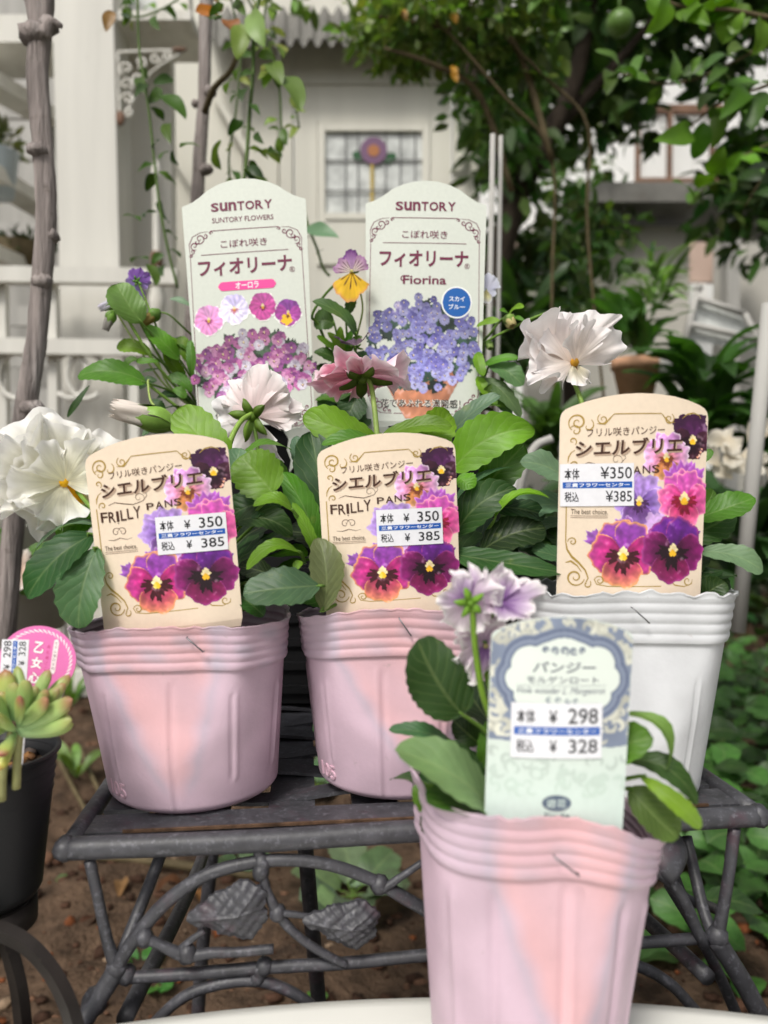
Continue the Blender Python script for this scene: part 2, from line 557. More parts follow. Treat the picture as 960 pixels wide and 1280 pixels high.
# grit, clods and bits of bark on the soil: nobody could count them
b = MB()
for i in range(5200):
    y = .55 + 2.4 * rg.random() ** 1.5
    x = rg.uniform(-1, 1) * (.25 + .6 * y)
    r = .0020 + .0085 * rg.random() ** 3.5
    c = [(.30, .21, .16), (.22, .15, .11), (.42, .31, .24), (.52, .44, .36), (.45, .26, .15)][rg.choice(5, p=[.35, .35, .15, .07, .08])]
    z = float(soil_height(x, y))
    b.ball((x, y, z + r * .3), r, lin(c), sq=(rg.uniform(.8, 1.5), rg.uniform(.8, 1.4), rg.uniform(.5, .9)), seg=6, jit=.25, rng=rg)
tag(b.build('soil_clods', M['stone']), 'brown clods and grit strewn over the bare garden soil', 'clods', kind='stuff')


def gpt(px, py, lift=0.0):
    """point on the ground seen at a photo pixel"""
    d = FW + (px - 480) / F * RT + (640 - py) / F * UP
    t = (CAMZ - lift) / -d[2]
    return CAM + d * t


# fallen leaves
for i, (px, py, s, a, lab) in enumerate([(195, 1120, .035, .3, 'curled brown dead leaf on the soil behind the left bench leg'),
                                         (150, 1125, .03, 1.9, 'dry tan leaf lying on the soil left of the bench leg'),
                                         (255, 1135, .028, 2.6, 'tan dead leaf on the soil behind the iron arch'),
                                         (100, 1180, .04, .9, 'crumpled brown leaf on the soil beside the iron plant stand')]):
    g = gpt(px, py)
    d = np.array((math.cos(a), math.sin(a), .15))
    P, UV, _ = leaf_arrays(g + (0, 0, .004), g + d * s + (0, 0, .006), s * .6, face=0, fold=.5, wave=.1, seed=i + 50, droop=.3)
    o = MB().grid(P, lin([(.36, .24, .16), (.5, .38, .25), (.48, .34, .2), (.3, .2, .15)][i]), UV).build('fallen_leaf', M['dry'])
    tag(o, lab, 'dead leaf')

# thin root-like twigs on the soil at left
for i, (pts, lab) in enumerate([([(72, 955), (95, 1000), (118, 1040)], 'thin brown twig slanting out of the soil beside the black pot'),
                                ([(100, 940), (118, 985), (135, 1015)], 'short brown twig stuck in the soil left of the bench corner'),
                                ([(120, 1080), (200, 1088), (320, 1105)], 'grey root lying flat on the soil under the left of the bench')]):
    P = [gpt(x, y) + np.array((0, 0, .012)) for x, y in pts]
    tag(MB().tube(P, .006 if i == 2 else .004, 7, 5, jit=.1, rng=rg).build('twig', M['twig']), lab, 'twig')

# ================================================================ foliage scatter
LT = np.array([(0, 0, 0), (-.5, .35, .10), (0, .33, 0), (.5, .35, .10), (-.38, .7, .05), (0, .7, -.03), (.38, .7, .05), (0, 1, -.14)])
LF = [(0, 2, 1), (0, 3, 2), (1, 2, 5, 4), (2, 3, 6, 5), (4, 5, 7), (5, 6, 7)]


def scatter(b, pos, length, width, rng, cols, out=None, down=.2, spread=1.0):
    """adds one folded leaf at each position; out = preferred direction per leaf"""
    n = len(pos)
    d = rng.normal(0, 1, (n, 3)) * spread
    if out is not None: d = d + out
    d[:, 2] -= down
    d /= np.linalg.norm(d, axis=1)[:, None]
    u = rng.normal(0, .5, (n, 3)); u[:, 2] += 1
    u = u - (u * d).sum(1)[:, None] * d
    u /= np.linalg.norm(u, axis=1)[:, None]
    s = np.cross(d, u)
    Ls = length * rng.uniform(.6, 1.25, n)
    Ws = width * rng.uniform(.7, 1.2, n)
    V = (pos[:, None, :] + d[:, None, :] * (LT[None, :, 1, None] * Ls[:, None, None]) + s[:, None, :] * (LT[None, :, 0, None] * Ws[:, None, None])
         + u[:, None, :] * (LT[None, :, 2, None] * Ws[:, None, None]))
    cc = np.repeat(cols, 8, axis=0)
    n0 = b.n
    b.v.append(V.reshape(-1, 3)); b.c.append(cc); b.uv.append(np.zeros((n * 8, 2)))
    for i in range(n):
        o = n0 + i * 8
        b.f += [tuple(k + o for k in f) for f in LF]
    b.n += n * 8


def clump_pts(rng, centres, radii, n):
    k = rng.integers(0, len(centres), n)
    d = rng.normal(0, 1, (n, 3)); d /= np.linalg.norm(d, axis=1)[:, None]
    r = rng.random(n) ** .45
    return np.array(centres)[k] + d * (r[:, None] * np.array(radii)[k]), d


def tone(rng, n, base, var=.25):
    base = np.array(base)
    k = rng.uniform(1 - var, 1 + var, n)[:, None]
    h = rng.normal(0, .02, (n, 3)) * np.array((1.2, .8, .5))
    return lin(np.clip(base * k + h, .01, 1))


def crown(rng, c, rad, nclump, nleaf, length, width, base, csize=.35, flat=1.0):
    c = np.array(c, float); rad = np.array(rad, float)
    d = rng.normal(0, 1, (nclump, 3)); d /= np.linalg.norm(d, axis=1)[:, None]
    cc = c + d * rad * (rng.random(nclump)[:, None] ** .5) * .85
    rr = np.outer(rng.uniform(.6, 1.2, nclump) * csize, rad)
    pos, out = clump_pts(rng, cc, rr, nleaf)
    b = MB()
    scatter(b, pos, length, width, rng, tone(rng, nleaf, base), out=out * .8, down=.35)
    return b


# ================================================================ shed behind
def D(px, py, d): return at(px, py, d)


SD = 2.6
shed = empty('garden_shed', (D(420, 640, SD)[0], SD, 0), 'cream painted wooden shed wall under corrugated roofing behind the plant tags', 'shed')
yS = D(420, 300, SD)[1]


def S(px, py, d=SD): return D(px, py, d)


def slab(b, x0, y0, x1, y1, d, th, c=None):
    """upright board between two photo corners on the plane at depth d, th thick going back"""
    p, q = at(x0, y0, d), at(x1, y1, d)
    return b.box(((p[0] + q[0]) / 2, p[1] + th / 2, (p[2] + q[2]) / 2), (abs(q[0] - p[0]), th, abs(p[2] - q[2])), None, c)


b = MB()
slab(b, 160, -120, 346, 860, SD, .05)
slab(b, 346, -120, 602, 47, SD, .05)
slab(b, 346, 640, 602, 860, SD + .004, .05)
b.build('wall', M['shed'], shed, smooth=False)
b = MB()
for x0, x1 in ((349, 365), (567, 600)): slab(b, x0, 50, x1, 640, SD - .012, .05)
slab(b, 365.5, 50, 566.5, 104, SD - .012, .05)
b.build('door_frame', M['shed'], shed, smooth=False)
b = MB()
slab(b, 368, 107, 396, 640, SD - .002, .04)
slab(b, 538, 107, 564, 640, SD - .002, .04)
slab(b, 396.3, 107, 537.7, 152, SD - .002, .04)
slab(b, 396.3, 275, 537.7, 330, SD - .002, .04)
slab(b, 396.3, 330.4, 537.7, 640, SD + .012, .03)
door = b.build('door', M['shed'], shed, smooth=False)
b = MB()
slab(b, 397, 153, 406, 274, SD - .008, .03); slab(b, 528, 153, 537, 274, SD - .008, .03)
slab(b, 406.3, 153, 527.7, 163, SD - .008, .03); slab(b, 406.3, 266, 527.7, 274, SD - .008, .03)
wf = b.build('window', M['shed'], shed, smooth=False)
b = MB(); slab(b, 406, 163, 528, 266, SD + .008, .004)
b.build('pane', M['glass'], wf, smooth=False)
b = MB()
for x in (432, 447.5, 482, 500.5, 519):
    slab(b, x - .8, 163, x + .8, 266, SD + .003, .004)
for y in (200, 238): slab(b, 406, y - .8, 528, y + .8, SD + .0015, .004)
b.build('leading', M['lead'], wf, smooth=False)
b = MB()


def disc(b, cx, cy, rx, ry, d, c, n=20, rot=0):
    P = [at(cx + rx * math.cos(a) * math.cos(rot) - ry * math.sin(a) * math.sin(rot), cy + rx * math.cos(a) * math.sin(rot) + ry * math.sin(a) * math.cos(rot), d)
         for a in np.linspace(0, 2 * math.pi, n, endpoint=False)]
    P2 = [p + np.array((0, .003, 0)) for p in P]
    b.add(P + P2, [tuple(range(n))[::-1], tuple(range(n, 2 * n))] + [(i, (i + 1) % n, n + (i + 1) % n, n + i) for i in range(n)], lin(c))


disc(b, 449, 195, 9, 6, SD + .002, (.10, .32, .14), rot=.4); disc(b, 487, 197, 9, 6, SD + .002, (.10, .32, .14), rot=-.4)
slab(b, 463, 205, 467, 266, SD + .0005, .003, lin((.72, .62, .25)))
disc(b, 467, 188, 17, 17, SD - .001, (.45, .32, .44)); disc(b, 467, 188, 7.5, 7.5, SD - .003, (.66, .42, .22))
b.build('glass_flower', M['paint'], wf, smooth=False)
# boards of the wall at left
b = MB()
for (x0, y0, x1, y1) in [(150, 90, 262, 262), (262, 105, 345, 255)]:
    b.bar(S(x0, y0, SD - .03), S(x1, y1, SD - .03), .02, .018)
for x in (205, 300): slab(b, x - 2, -60, x + 2, 700, SD - .01, .02)
b.build('batten', M['shed'], shed, smooth=False)
# corrugated roofing over the door
rows = []
us = np.linspace(255, 640, 160)
for k, (py, d) in enumerate([(52, 2.46), (20, 2.58), (-30, 2.8)]):
    rows.append([at(u, py, d) + np.array((0, 0, .016 * math.sin(u * .36))) for u in us])
rows2 = [[p + np.array((0, 0, -.004)) for p in r] for r in rows]
b = MB().grid(np.array(rows)); b.grid(np.array(rows2))
b.grid(np.array([rows[0], rows2[0]]))
tag(b.build('corrugated_awning', M['roof']), 'weathered corrugated sheet awning jutting over the shed door', 'awning')

# ---- big white post with sill and scroll bracket
PD = 2.05
p0, p1 = at(76, 0, PD), at(150, 0, PD)
b = MB()
top = at(112, -60, PD); bot = np.array((top[0] + .035, top[1], 0))
b.bar(bot, top, (150 - 76) / F * PD, .12)
tag(b.build('white_post', M['white'], smooth=False), 'thick white painted timber post behind the climbing stem', 'post')
b = MB()
wb = at(188, 0, PD + .18)
b.bar(np.array((wb[0], wb[1], 0)), at(184, 40, PD + .18) , .15, .05)
cab = b.build('side_panel', M['white'], smooth=False)
tag(cab, 'narrow white wall panel beside the thick post, under the sill', 'panel')
b = MB()
P = at(193, 47, PD + .06)
b.box(P, (.26, .2, .026))
sill = b.build('window_sill', M['white'], smooth=False)
tag(sill, 'small white wooden sill with a scrolled bracket and rusty fixings', 'sill')
# scroll bracket (child of the sill)
b = MB()


def spiral(cx, cy, r0, turns, d, dirn=1, a0=0.0, n=22, shrink=.18):
    return [at(cx + r0 * (1 - (1 - shrink) * k / n) * math.cos(a0 + dirn * turns * 2 * math.pi * k / n),
               cy + r0 * (1 - (1 - shrink) * k / n) * math.sin(a0 + dirn * turns * 2 * math.pi * k / n), d) for k in range(n + 1)]


bd = PD - .04
for cx, cy, r, dn, a0 in [(158, 86, 9, 1, 2), (158, 106, 9, -1, 1), (160, 124, 8, 1, 3), (176, 78, 8, -1, 2), (194, 73, 7, 1, 0), (172, 98, 7, 1, 1), (160, 140, 6, -1, 2), (210, 70, 6, 1, 2)]:
    b.tube(spiral(cx, cy, r, 1.2, bd, dn, a0), .004, 6, 1)
b.tube([at(147, 66, bd), at(148, 110, bd), at(150, 150, bd)], .005, 6, 3)
b.tube([at(147, 66, bd), at(190, 64, bd), at(228, 64, bd)], .005, 6, 3)
b.tube([at(152, 150, bd), at(170, 120, bd), at(190, 90, bd), at(226, 67, bd)], .0035, 6, 3)
b.build('scroll_bracket', M['white'], sill)
b = MB(); b.ball(at(150, 148, bd - .004), .014, sq=(1, .5, 1.5)); b.ball(at(224, 62, bd - .004), .011, sq=(2, .6, .6))
b.build('rusty_fixing', M['rust'], sill)
# window upright above the sill
b = MB()
slab(b, 196, -80, 236, 40, PD + .08, .04); slab(b, 128, -80, 146, 40, PD + .08, .04)
wn = b.build('window_upright', M['white'], smooth=False)
tag(wn, 'white window uprights standing on the small sill, with glass between', 'window')
b = MB(); slab(b, 146.5, -80, 195.5, 39, PD + .10, .004); b.build('pane', M['glass'], wn, smooth=False)
# turned white spindle with rust below the bracket
b = MB()
prof = [(.006, 0), (.010, .02), (.006, .03), (.012, .06), (.013, .08), (.006, .11), (.009, .12), (.006, .13), (.006, .26), (.009, .27), (.005, .29), (.0005, .295)]
sp = at(196, 335, PD + .03)
prof = [(r * 1.8, z * 1.8) for r, z in prof]
b.lathe(prof, (sp[0], sp[1], sp[2] - .23), 16)
spn = b.build('turned_spindle', M['white']); tag(spn, 'white turned spindle with a rusty ring below the sill bracket', 'spindle')
b = MB(); b.lathe([(.012, 0), (.0175, .01), (.0175, .035), (.012, .045)], (sp[0], sp[1], sp[2] + .0), 16); b.build('rust_ring', M['rust'], spn)

# ---- white shelf rack seen edge-on behind the climbing stem
rack = empty('shelf_rack', at(20, 640, 2.2) * np.array((1, 1, 0)), 'white slatted shelf rack at the far left behind the climbing stem', 'shelf rack')
b = MB()
slab(b, -60, -120, -44, 900, 2.15, .05); slab(b, 58, -120, 73, 850, 2.5, .05)
b.build('upright', M['shade'], rack, smooth=False)
for (x0, y0, x1, y1) in [(-80, 38, 72, 38), (-60, 75, 66, 150), (-60, 190, 66, 268), (-60, 300, 66, 352)]:
    b = MB()
    if y0 == y1: slab(b, x0, 18, x1, 52, 2.08, .18)
    else:
        p, q = at(x0, y0, 1.9), at(x1, y1, 2.5)
        b.bar(p, q, .045, .07, nref=(1, 0, .2))
    b.build('shelf', M['white'], rack, smooth=False)
b = MB()
for k in range(9): slab(b, -100, 70 + 52 * k, 75, 95 + 52 * k, 2.8, .02)
b.build('back_slats', M['shade'], rack, smooth=False)
b = MB(); b.lathe([(.001, 0), (.046, 0), (.06, .118), (.064, .125), (.058, .12), (.001, .1)], at(-4, 245, 2.15), 24)
o = b.build('blue_pot', M['bluepot']); tag(o, 'pale blue pot standing on the slatted white shelf rack', 'pot')
b = MB(); rr = np.random.default_rng(3)
pos, out = clump_pts(rr, [at(-4, 175, 2.15)], [np.array((.07, .07, .05))], 70)
scatter(b, pos, .045, .018, rr, tone(rr, 70, (.35, .38, .22)), out=out, down=-.3)
o = b.build('small_plant', M['tleaf']); tag(o, 'tuft of dry looking foliage in the pale blue pot', 'plant')
b = MB(); b.lathe([(.001, 0), (.08, 0), (.09, .08), (.084, .08), (.001, .06)], at(26, 340, 2.3), 20)
o = b.build('wire_basket', M['twig']); tag(o, 'dark wicker basket of foliage on the lower rack shelf', 'basket')
b = MB()
pos, out = clump_pts(rr, [at(24, 312, 2.3)], [np.array((.11, .08, .04))], 120)
scatter(b, pos, .045, .018, rr, tone(rr, 120, (.22, .30, .15)), out=out, down=-.3)
o = b.build('basket_plant', M['tleaf']); tag(o, 'low green foliage filling the dark wicker basket', 'plant')

# ---- low white lattice fence at left
FD = 1.9
fn = empty('lattice_fence', at(110, 640, FD) * np.array((1, 1, 0)), 'low off white fence with curled ironwork behind the white flower', 'fence')
for y, x1 in ((345, 222), (434, 190)):
    b = MB(); b.bar(at(-60, y - 2, FD), at(x1, y + 2, FD + .02), .040, .03); b.build('rail', M['white'], fn, smooth=False)
for x in (3, 66, 168):
    b = MB(); p = at(x, 345 if x != 168 else 440, FD + .034); b.bar(np.array((p[0], p[1], .0)), p, .024, .02); b.build('upright', M['white'], fn, smooth=False)
for cx, dn in ((22, 1), (88, -1), (108, 1)):
    b = MB()
    pts = [at(cx + 24 * math.cos(a), 470 + 26 * math.sin(a) * 1.1, FD + .02) for a in np.linspace(.9, 5.6, 18)] if dn > 0 else \
          [at(cx + 22 * math.cos(a), 470 + 26 * math.sin(a) * 1.1, FD + .02) for a in np.linspace(-2.3, 2.3, 18)]
    b.tube(pts, .0068, 8, 1); b.build('curl', M['white'], fn)
b = MB(); b.bar(np.array((at(-60, 640, FD)[0], FD + .0, .08)), np.array((at(190, 640, FD)[0], FD + .0, .08)), .04, .024); b.build('rail', M['white'], fn, smooth=False)

# dim wall and clutter behind the fence
b = MB(); slab(b, -300, -200, 160, 900, 3.2, .06)
tag(b.build('back_wall', M['shade'], smooth=False), 'grey weathered board wall far left behind the shelf rack', 'wall')
o = MB().lathe([(.001, 0), (.05, 0), (.058, .11), (.064, .115), (.064, .135), (.056, .135), (.05, .115), (.001, .11)], at(18, 785, .80), 28).build('grey_planter', M['render'])
tag(o, 'rough grey planter below the white flower at the far left', 'planter')
for i, (px, py, s, dirs) in enumerate([(25, 690, 7, 'green leafy weed with pale flowers growing by the grey planter'), (30, 745, 8, 'bright green leafy seedling in front of the grey planter')]):
    rr = np.random.default_rng(40 + i)
    root = at(px, py, .72)
    b = MB()
    for k in range(8):
        a = rr.uniform(0, 6.28)
        d = np.array((math.cos(a), math.sin(a) * .6, rr.uniform(-.2, .6)))
        P, UV, _ = leaf_arrays(root + d * .006, root + d * .04, .018, face=30, seed=90 + i * 10 + k)
        b.grid(P, lin((.33, .48, .20)), UV)
    o = b.build('leafy_weed', M['leaf']); tag(o, dirs, 'plant')
b = MB()
for k in range(5):
    P, c = petal_mesh(frame(at(22, 715, .70), (.2, -1, .5), (0, 0, 1)), 72 * k, .022, 38, 0, .2, 0, .1, k, cgrad((.9, .75, .65), (.9, .87, .84)))
    b.grid(P, c)
o = b.build('pale_flower', M['petal']); tag(o, 'blurred pale flower with peach centre above the grey planter', 'flower')

# ================================================================ climbing stems
def woody(name, pts, rads, mt, label, cat, knots=(), jit=.05, seg=12):
    rr = np.random.default_rng(len(pts))
    root = None
    P = [at(*p) for p in pts]
    b = MB().tube(P, rads, seg, 6, jit=jit, rng=rr)
    o = b.build(name, M[mt]); tag(o, label, cat)
    for kx, ky, kd, r in knots:
        q = MB(); q.ball(at(kx, ky, kd), r, sq=(1, 1, .8), jit=.2, rng=rr, seg=10)
        k = q.build('knot', M[mt], o)
    return o


vd = .62
trunk = woody('climbing_stem', [(60, -60, vd), (52, 20, vd), (47, 100, vd), (54, 190, vd), (58, 270, vd), (52, 350, vd), (45, 430, vd), (34, 500, vd), (22, 600, vd + .02), (5, 800, vd + .03), (-10, 1000, .66)],
              [.0085, .0092, .0088, .0083, .0085, .0082, .0082, .009, .009, .010, .011], 'bark', 'thick bare purplish climbing stem with knobs at far left', 'climber',
              [(44, 42, vd - .003, .013), (60, 32, vd - .004, .009), (47, 188, vd - .006, .008), (64, 295, vd, .007), (53, 352, vd - .004, .008), (40, 510, vd - .004, .009)])
b = MB(); b.tube([at(50, 40, vd), at(44, 10, vd), at(34, -30, vd), at(20, -90, vd)], [.008, .0075, .007, .006], 10, 5, jit=.06, rng=rg); b.build('branch', M['bark'], trunk)
b = MB(); b.tube([at(55, 45, vd - .01), at(64, 28, vd - .012), at(77, 33, vd - .012)], [.006, .004, .002], 8, 4); b.build('spur', M['bark'], trunk)
trunk2 = woody('young_climbing_stem', [(262, -80, .95), (257, 30, .95), (255, 120, .95), (250, 190, .95), (246, 260, .95), (240, 400, .95), (230, 620, .95)],
               [.009, .0085, .0075, .0085, .0085, .009, .01], 'bark', 'slimmer bare climbing stem behind the left tall plant tag', 'climber',
               [(262, 115, .945, .009), (258, 212, .945, .009), (245, 130, .95, .006)])

# leafy vines hanging from it
VG = [(.24, .36, .14), (.19, .30, .11), (.30, .41, .15)]


def vine(name, pts, leaves, label, d, r=.0016, lw=.62, c=(.33, .42, .2), base=None):
    rr = np.random.default_rng(len(leaves))
    P = [at(x, y, d) for x, y in pts]
    b = MB().tube(P, r, 7, 5, lin(c)); o = b.build(name, M['stem']); tag(o, label, 'vine')
    for i, L_ in enumerate(leaves):
        bx, by, tx, ty = L_[:4]
        cc = L_[4] if len(L_) > 4 else VG[i % 3]
        lp = math.hypot(tx - bx, ty - by)
        dd = d + rr.uniform(-.04, .04)
        PL(o, bx, by, d, tx, ty, dd, max(lp * lw, 7), cc, face=rr.uniform(20, 90), roll=rr.uniform(-40, 40), teeth=0, fold=.25, shape=(.6, .75), droop=.1, nv=12, nu=3, material='tleaf')
    return o


vine('hanging_vine', [(172, -10), (174, 60), (185, 130), (193, 200), (200, 260), (212, 320), (222, 360)],
     [(176, 85, 184, 100), (180, 105, 168, 122), (184, 118, 178, 95), (186, 130, 196, 108), (192, 105, 216, 98), (200, 118, 232, 150), (188, 135, 205, 152), (191, 185, 200, 175),
      (212, 155, 214, 180), (212, 190, 200, 200), (216, 188, 222, 206), (225, 184, 250, 184), (193, 205, 172, 215), (195, 216, 183, 240), (196, 215, 220, 232), (200, 250, 212, 278),
      (195, 265, 180, 272), (176, 276, 153, 270), (206, 290, 220, 300), (210, 312, 226, 322), (205, 318, 190, 330), (186, 324, 164, 328), (208, 330, 204, 346), (185, 330, 195, 358),
      (165, 6, 150, 10), (162, 22, 150, 20), (140, 14, 133, 40, (.52, .40, .2)), (168, 5, 160, -8)],
     'thin hanging vine with small oval leaves in front of the white post', .85)
vine('leafy_climber', [(330, -30), (318, 30), (316, 90), (312, 140), (308, 200), (300, 260)],
     [(262, 20, 275, 2), (300, 30, 296, 75, (.45, .52, .2)), (308, 20, 290, 10), (312, 18, 332, 60, (.55, .65, .38)), (316, 40, 328, 58, (.5, .62, .36)), (322, 70, 345, 75), (318, 92, 300, 95),
      (330, 80, 352, 108, (.42, .52, .2)), (352, 85, 350, 112), (350, 95, 376, 140, (.40, .5, .2)), (310, 110, 302, 128), (304, 115, 288, 130), (312, 130, 325, 145), (300, 150, 285, 170),
      (304, 160, 318, 165), (276, 175, 276, 212, (.34, .44, .16)), (312, 185, 335, 200, (.46, .56, .22)), (318, 190, 350, 205, (.46, .56, .22)), (312, 200, 322, 222), (310, 208, 330, 235),
      (305, 215, 335, 245), (300, 225, 310, 245), (322, 165, 330, 180), (290, 100, 283, 118), (335, 190, 352, 198)],
     'leafy green climber trailing above the left tall plant tag', .80, r=.0022)
o = woody('climber_branch', [(256, 140, .9), (268, 110, .87), (290, 85, .84), (310, 30, .82)], [.004, .0035, .003, .002], 'twig', 'curving green branch of the climber beside the slim stem', 'branch', seg=8)
for i, (bx, by, tx, ty, c) in enumerate([(275, 20, 244, 15, (.70, .42, .16)), (275, 15, 262, -5, (.62, .42, .18)), (285, 25, 296, 45, (.62, .38, .2)), (270, 25, 262, 24, (.3, .42, .17)), (268, 0, 300, -8, (.66, .5, .2))]):
    PL(o, bx, by, .82, tx, ty, .80, 24, c, face=70, teeth=0, shape=(.6, .7), nv=12, nu=3, material='tleaf')
rq = np.random.default_rng(61)
for k, (pts, lab) in enumerate([([(300, -20), (330, 40), (348, 100), (352, 170)], 'thin arching climber shoot nearest the shed door frame'),
                                ([(285, -20), (300, 60), (296, 130), (286, 200), (292, 250)], 'dense leafy climber shoot hanging behind the left tall tag'),
                                ([(345, -20), (330, 20), (340, 70), (366, 120), (374, 160)], 'climber shoot with yellowish leaves arching over the shed wall'),
                                ([(150, -20), (165, 20), (205, 10), (240, -15)], 'short leafy vine loop in front of the small sill')]):
    lv = []
    P_ = np.array(pts, float)
    for i in range(17 if k < 3 else 9):
        t_ = rq.uniform(0, len(P_) - 1.01); j = int(t_); p = P_[j] * (1 - t_ + j) + P_[j + 1] * (t_ - j)
        a_ = rq.uniform(0, 6.28); l_ = rq.uniform(13, 24)
        lv.append((p[0] + 3 * math.cos(a_), p[1] + 3 * math.sin(a_), p[0] + l_ * math.cos(a_), p[1] + l_ * .8 * math.sin(a_) + 8, [(.42, .54, .18), (.36, .48, .17), (.50, .56, .22), (.30, .42, .16)][rq.integers(0, 4)]))
    vine('climber_shoot', pts, lv, lab, .95 + .05 * k, r=.0015, lw=.6)
o = vine('sage_sprig', [(380, 262), (386, 285), (396, 310), (404, 335), (412, 345)], [(384, 283, 424, 298, (.42, .52, .42)), (396, 318, 404, 312), (388, 296, 380, 300)],
         'thin dry vine tip with one grey green leaf between the tall tags', .85)

# ================================================================ trees at right
rt = np.random.default_rng(21)


def tree(name, label, limbs, crowns, group=None, cat='tree', wood='dbark'):
    base = at(*limbs[0][0][0]) if limbs else crowns[0][0]
    root = empty(name, (base[0], base[1], 0), label, cat, group)
    if limbs:
        b = MB()
        for pts, rads in limbs: b.tube([at(*p) for p in pts], rads, 10, 5, jit=.06, rng=rt)
        b.build('trunk', M[wood], root)
    b = MB()
    for c in crowns:
        q = crown(rt, *c)
        b.v += q.v; b.c += q.c; b.uv += q.uv
        b.f += [tuple(i + b.n for i in f) for f in q.f]; b.n += q.n
    b.build('crown', M['tleaf'], root)
    return root


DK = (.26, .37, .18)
citrus = tree('citrus_tree', 'dark glossy citrus tree with one green fruit hanging behind the tags', [
    ([(600, 900, 2.5), (612, 420, 2.5), (640, 265, 2.45), (680, 180, 2.4), (715, 110, 2.35), (740, 0, 2.3)], [.05, .045, .042, .036, .03, .02]),
    ([(640, 265, 2.45), (610, 170, 2.4), (580, 60, 2.3)], [.03, .022, .015]),
    ([(690, 165, 2.4), (760, 90, 2.35), (820, 20, 2.3)], [.022, .016, .01])],
    [(at(740, 30, 2.5), (.62, .45, .38), 34, 1000, .10, .045, DK, .28),
     (at(640, 150, 2.45), (.22, .3, .5), 14, 480, .09, .04, DK, .36),
     (at(650, 350, 2.7), (.26, .3, .36), 12, 380, .09, .04, (.24, .34, .18), .36)])
b = MB(); b.ball(at(775, 29, 1.9), .035, sq=(1, 1, .95), seg=18); b.tube([at(775, 14, 1.9), at(773, -20, 1.92)], .003, 6, 2)
b.build('fruit', M['fruit'], citrus)
tree('evergreen_tree', 'dark evergreen crown filling the upper right edge', [([(1010, 900, 2.6), (1000, 300, 2.6), (985, 60, 2.5)], [.05, .045, .03])],
     [(at(955, 190, 2.6), (.28, .35, .42), 22, 800, .085, .04, (.24, .35, .16), .36), (at(930, 10, 2.4), (.4, .3, .2), 20, 650, .085, .04, DK, .36)])
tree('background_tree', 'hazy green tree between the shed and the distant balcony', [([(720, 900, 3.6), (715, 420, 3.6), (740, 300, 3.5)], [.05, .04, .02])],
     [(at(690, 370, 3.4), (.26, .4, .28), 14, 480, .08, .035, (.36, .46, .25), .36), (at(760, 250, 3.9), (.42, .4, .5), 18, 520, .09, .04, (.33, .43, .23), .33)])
# rose-like canes over the awning
cane = tree('arching_shrub', 'arching shrub with small leaves spilling over the corrugated awning', [
    ([(700, 700, 1.5), (690, 380, 1.5), (690, 200, 1.45), (630, 120, 1.4), (540, 20, 1.38), (470, -30, 1.36)], [.0030, .003, .003, .0028, .0025, .002]),
    ([(770, 640, 1.55), (735, 300, 1.5), (735, 160, 1.45), (680, 95, 1.42), (600, 15, 1.4), (560, -30, 1.4)], [.0030, .003, .003, .0028, .0025, .002]),
    ([(640, 240, 1.5), (600, 120, 1.45), (540, 80, 1.4), (480, 60, 1.38)], [.007, .006, .005, .003]),
    ([(690, 200, 1.45), (640, 50, 1.42), (560, 35, 1.4), (470, 20, 1.38)], [.007, .006, .005, .003])],
    [(at(530, 15, 1.42), (.30, .14, .11), 40, 1300, .034, .017, (.44, .53, .27), .24),
     (at(640, 40, 1.45), (.16, .14, .12), 18, 420, .042, .021, (.36, .46, .22), .3),
     (at(620, 130, 1.5), (.09, .1, .13), 12, 200, .038, .019, (.36, .47, .23), .4),
     (at(745, 300, 1.6), (.12, .1, .2), 12, 170, .04, .02, (.26, .36, .18), .35)], wood='twig')
b = MB()
for px, py in ((565, 88), (567, 95), (565, 22), (505, 18)):
    P, UV, _ = leaf_arrays(at(px, py - 6, 1.36), at(px + 4, py + 8, 1.35), .014, face=70, teeth=0, seed=int(px))
    b.grid(P, lin((.68, .50, .18)), UV)
b.build('yellow_leaves', M['tleaf'], cane)


def sprig(name, label, limb, r, n, length, width, base, d, seed, jitter=12, out=None):
    rr = np.random.default_rng(seed)
    pts = np.array(limb, float)
    o = MB().tube([at(x, y, d) for x, y in limb], np.linspace(r, r * .35, len(limb)), 7, 4, jit=.05, rng=rr).build(name, M['twig'])
    tag(o, label, 'branch')
    for i in range(n):
        t = (i + rr.uniform(.1, .9)) / n * (len(pts) - 1)
        k = min(int(t), len(pts) - 2)
        p = pts[k] * (1 - t + k) + pts[k + 1] * (t - k)
        a = rr.uniform(0, 6.28)
        dx, dy = (math.cos(a) * 1.0, math.sin(a) * .8 + .35)
        if out is not None: dx, dy = dx * .8 + out[0], dy * .8 + out[1]
        Lp = length * rr.uniform(.7, 1.2)
        dn = math.hypot(dx, dy) + 1e-6
        p = p + rr.uniform(-jitter, jitter, 2) * .4
        c = np.array(base) * rr.uniform(.75, 1.2)
        PL(o, p[0], p[1], d, p[0] + dx / dn * Lp, p[1] + dy / dn * Lp, d + rr.uniform(-.06, .06), width * rr.uniform(.8, 1.2), tuple(c), face=rr.uniform(30, 95), roll=rr.uniform(-40, 40),
           teeth=.03, fold=.2, shape=(.55, .75), nv=12, nu=3, material='tleaf')
    return o


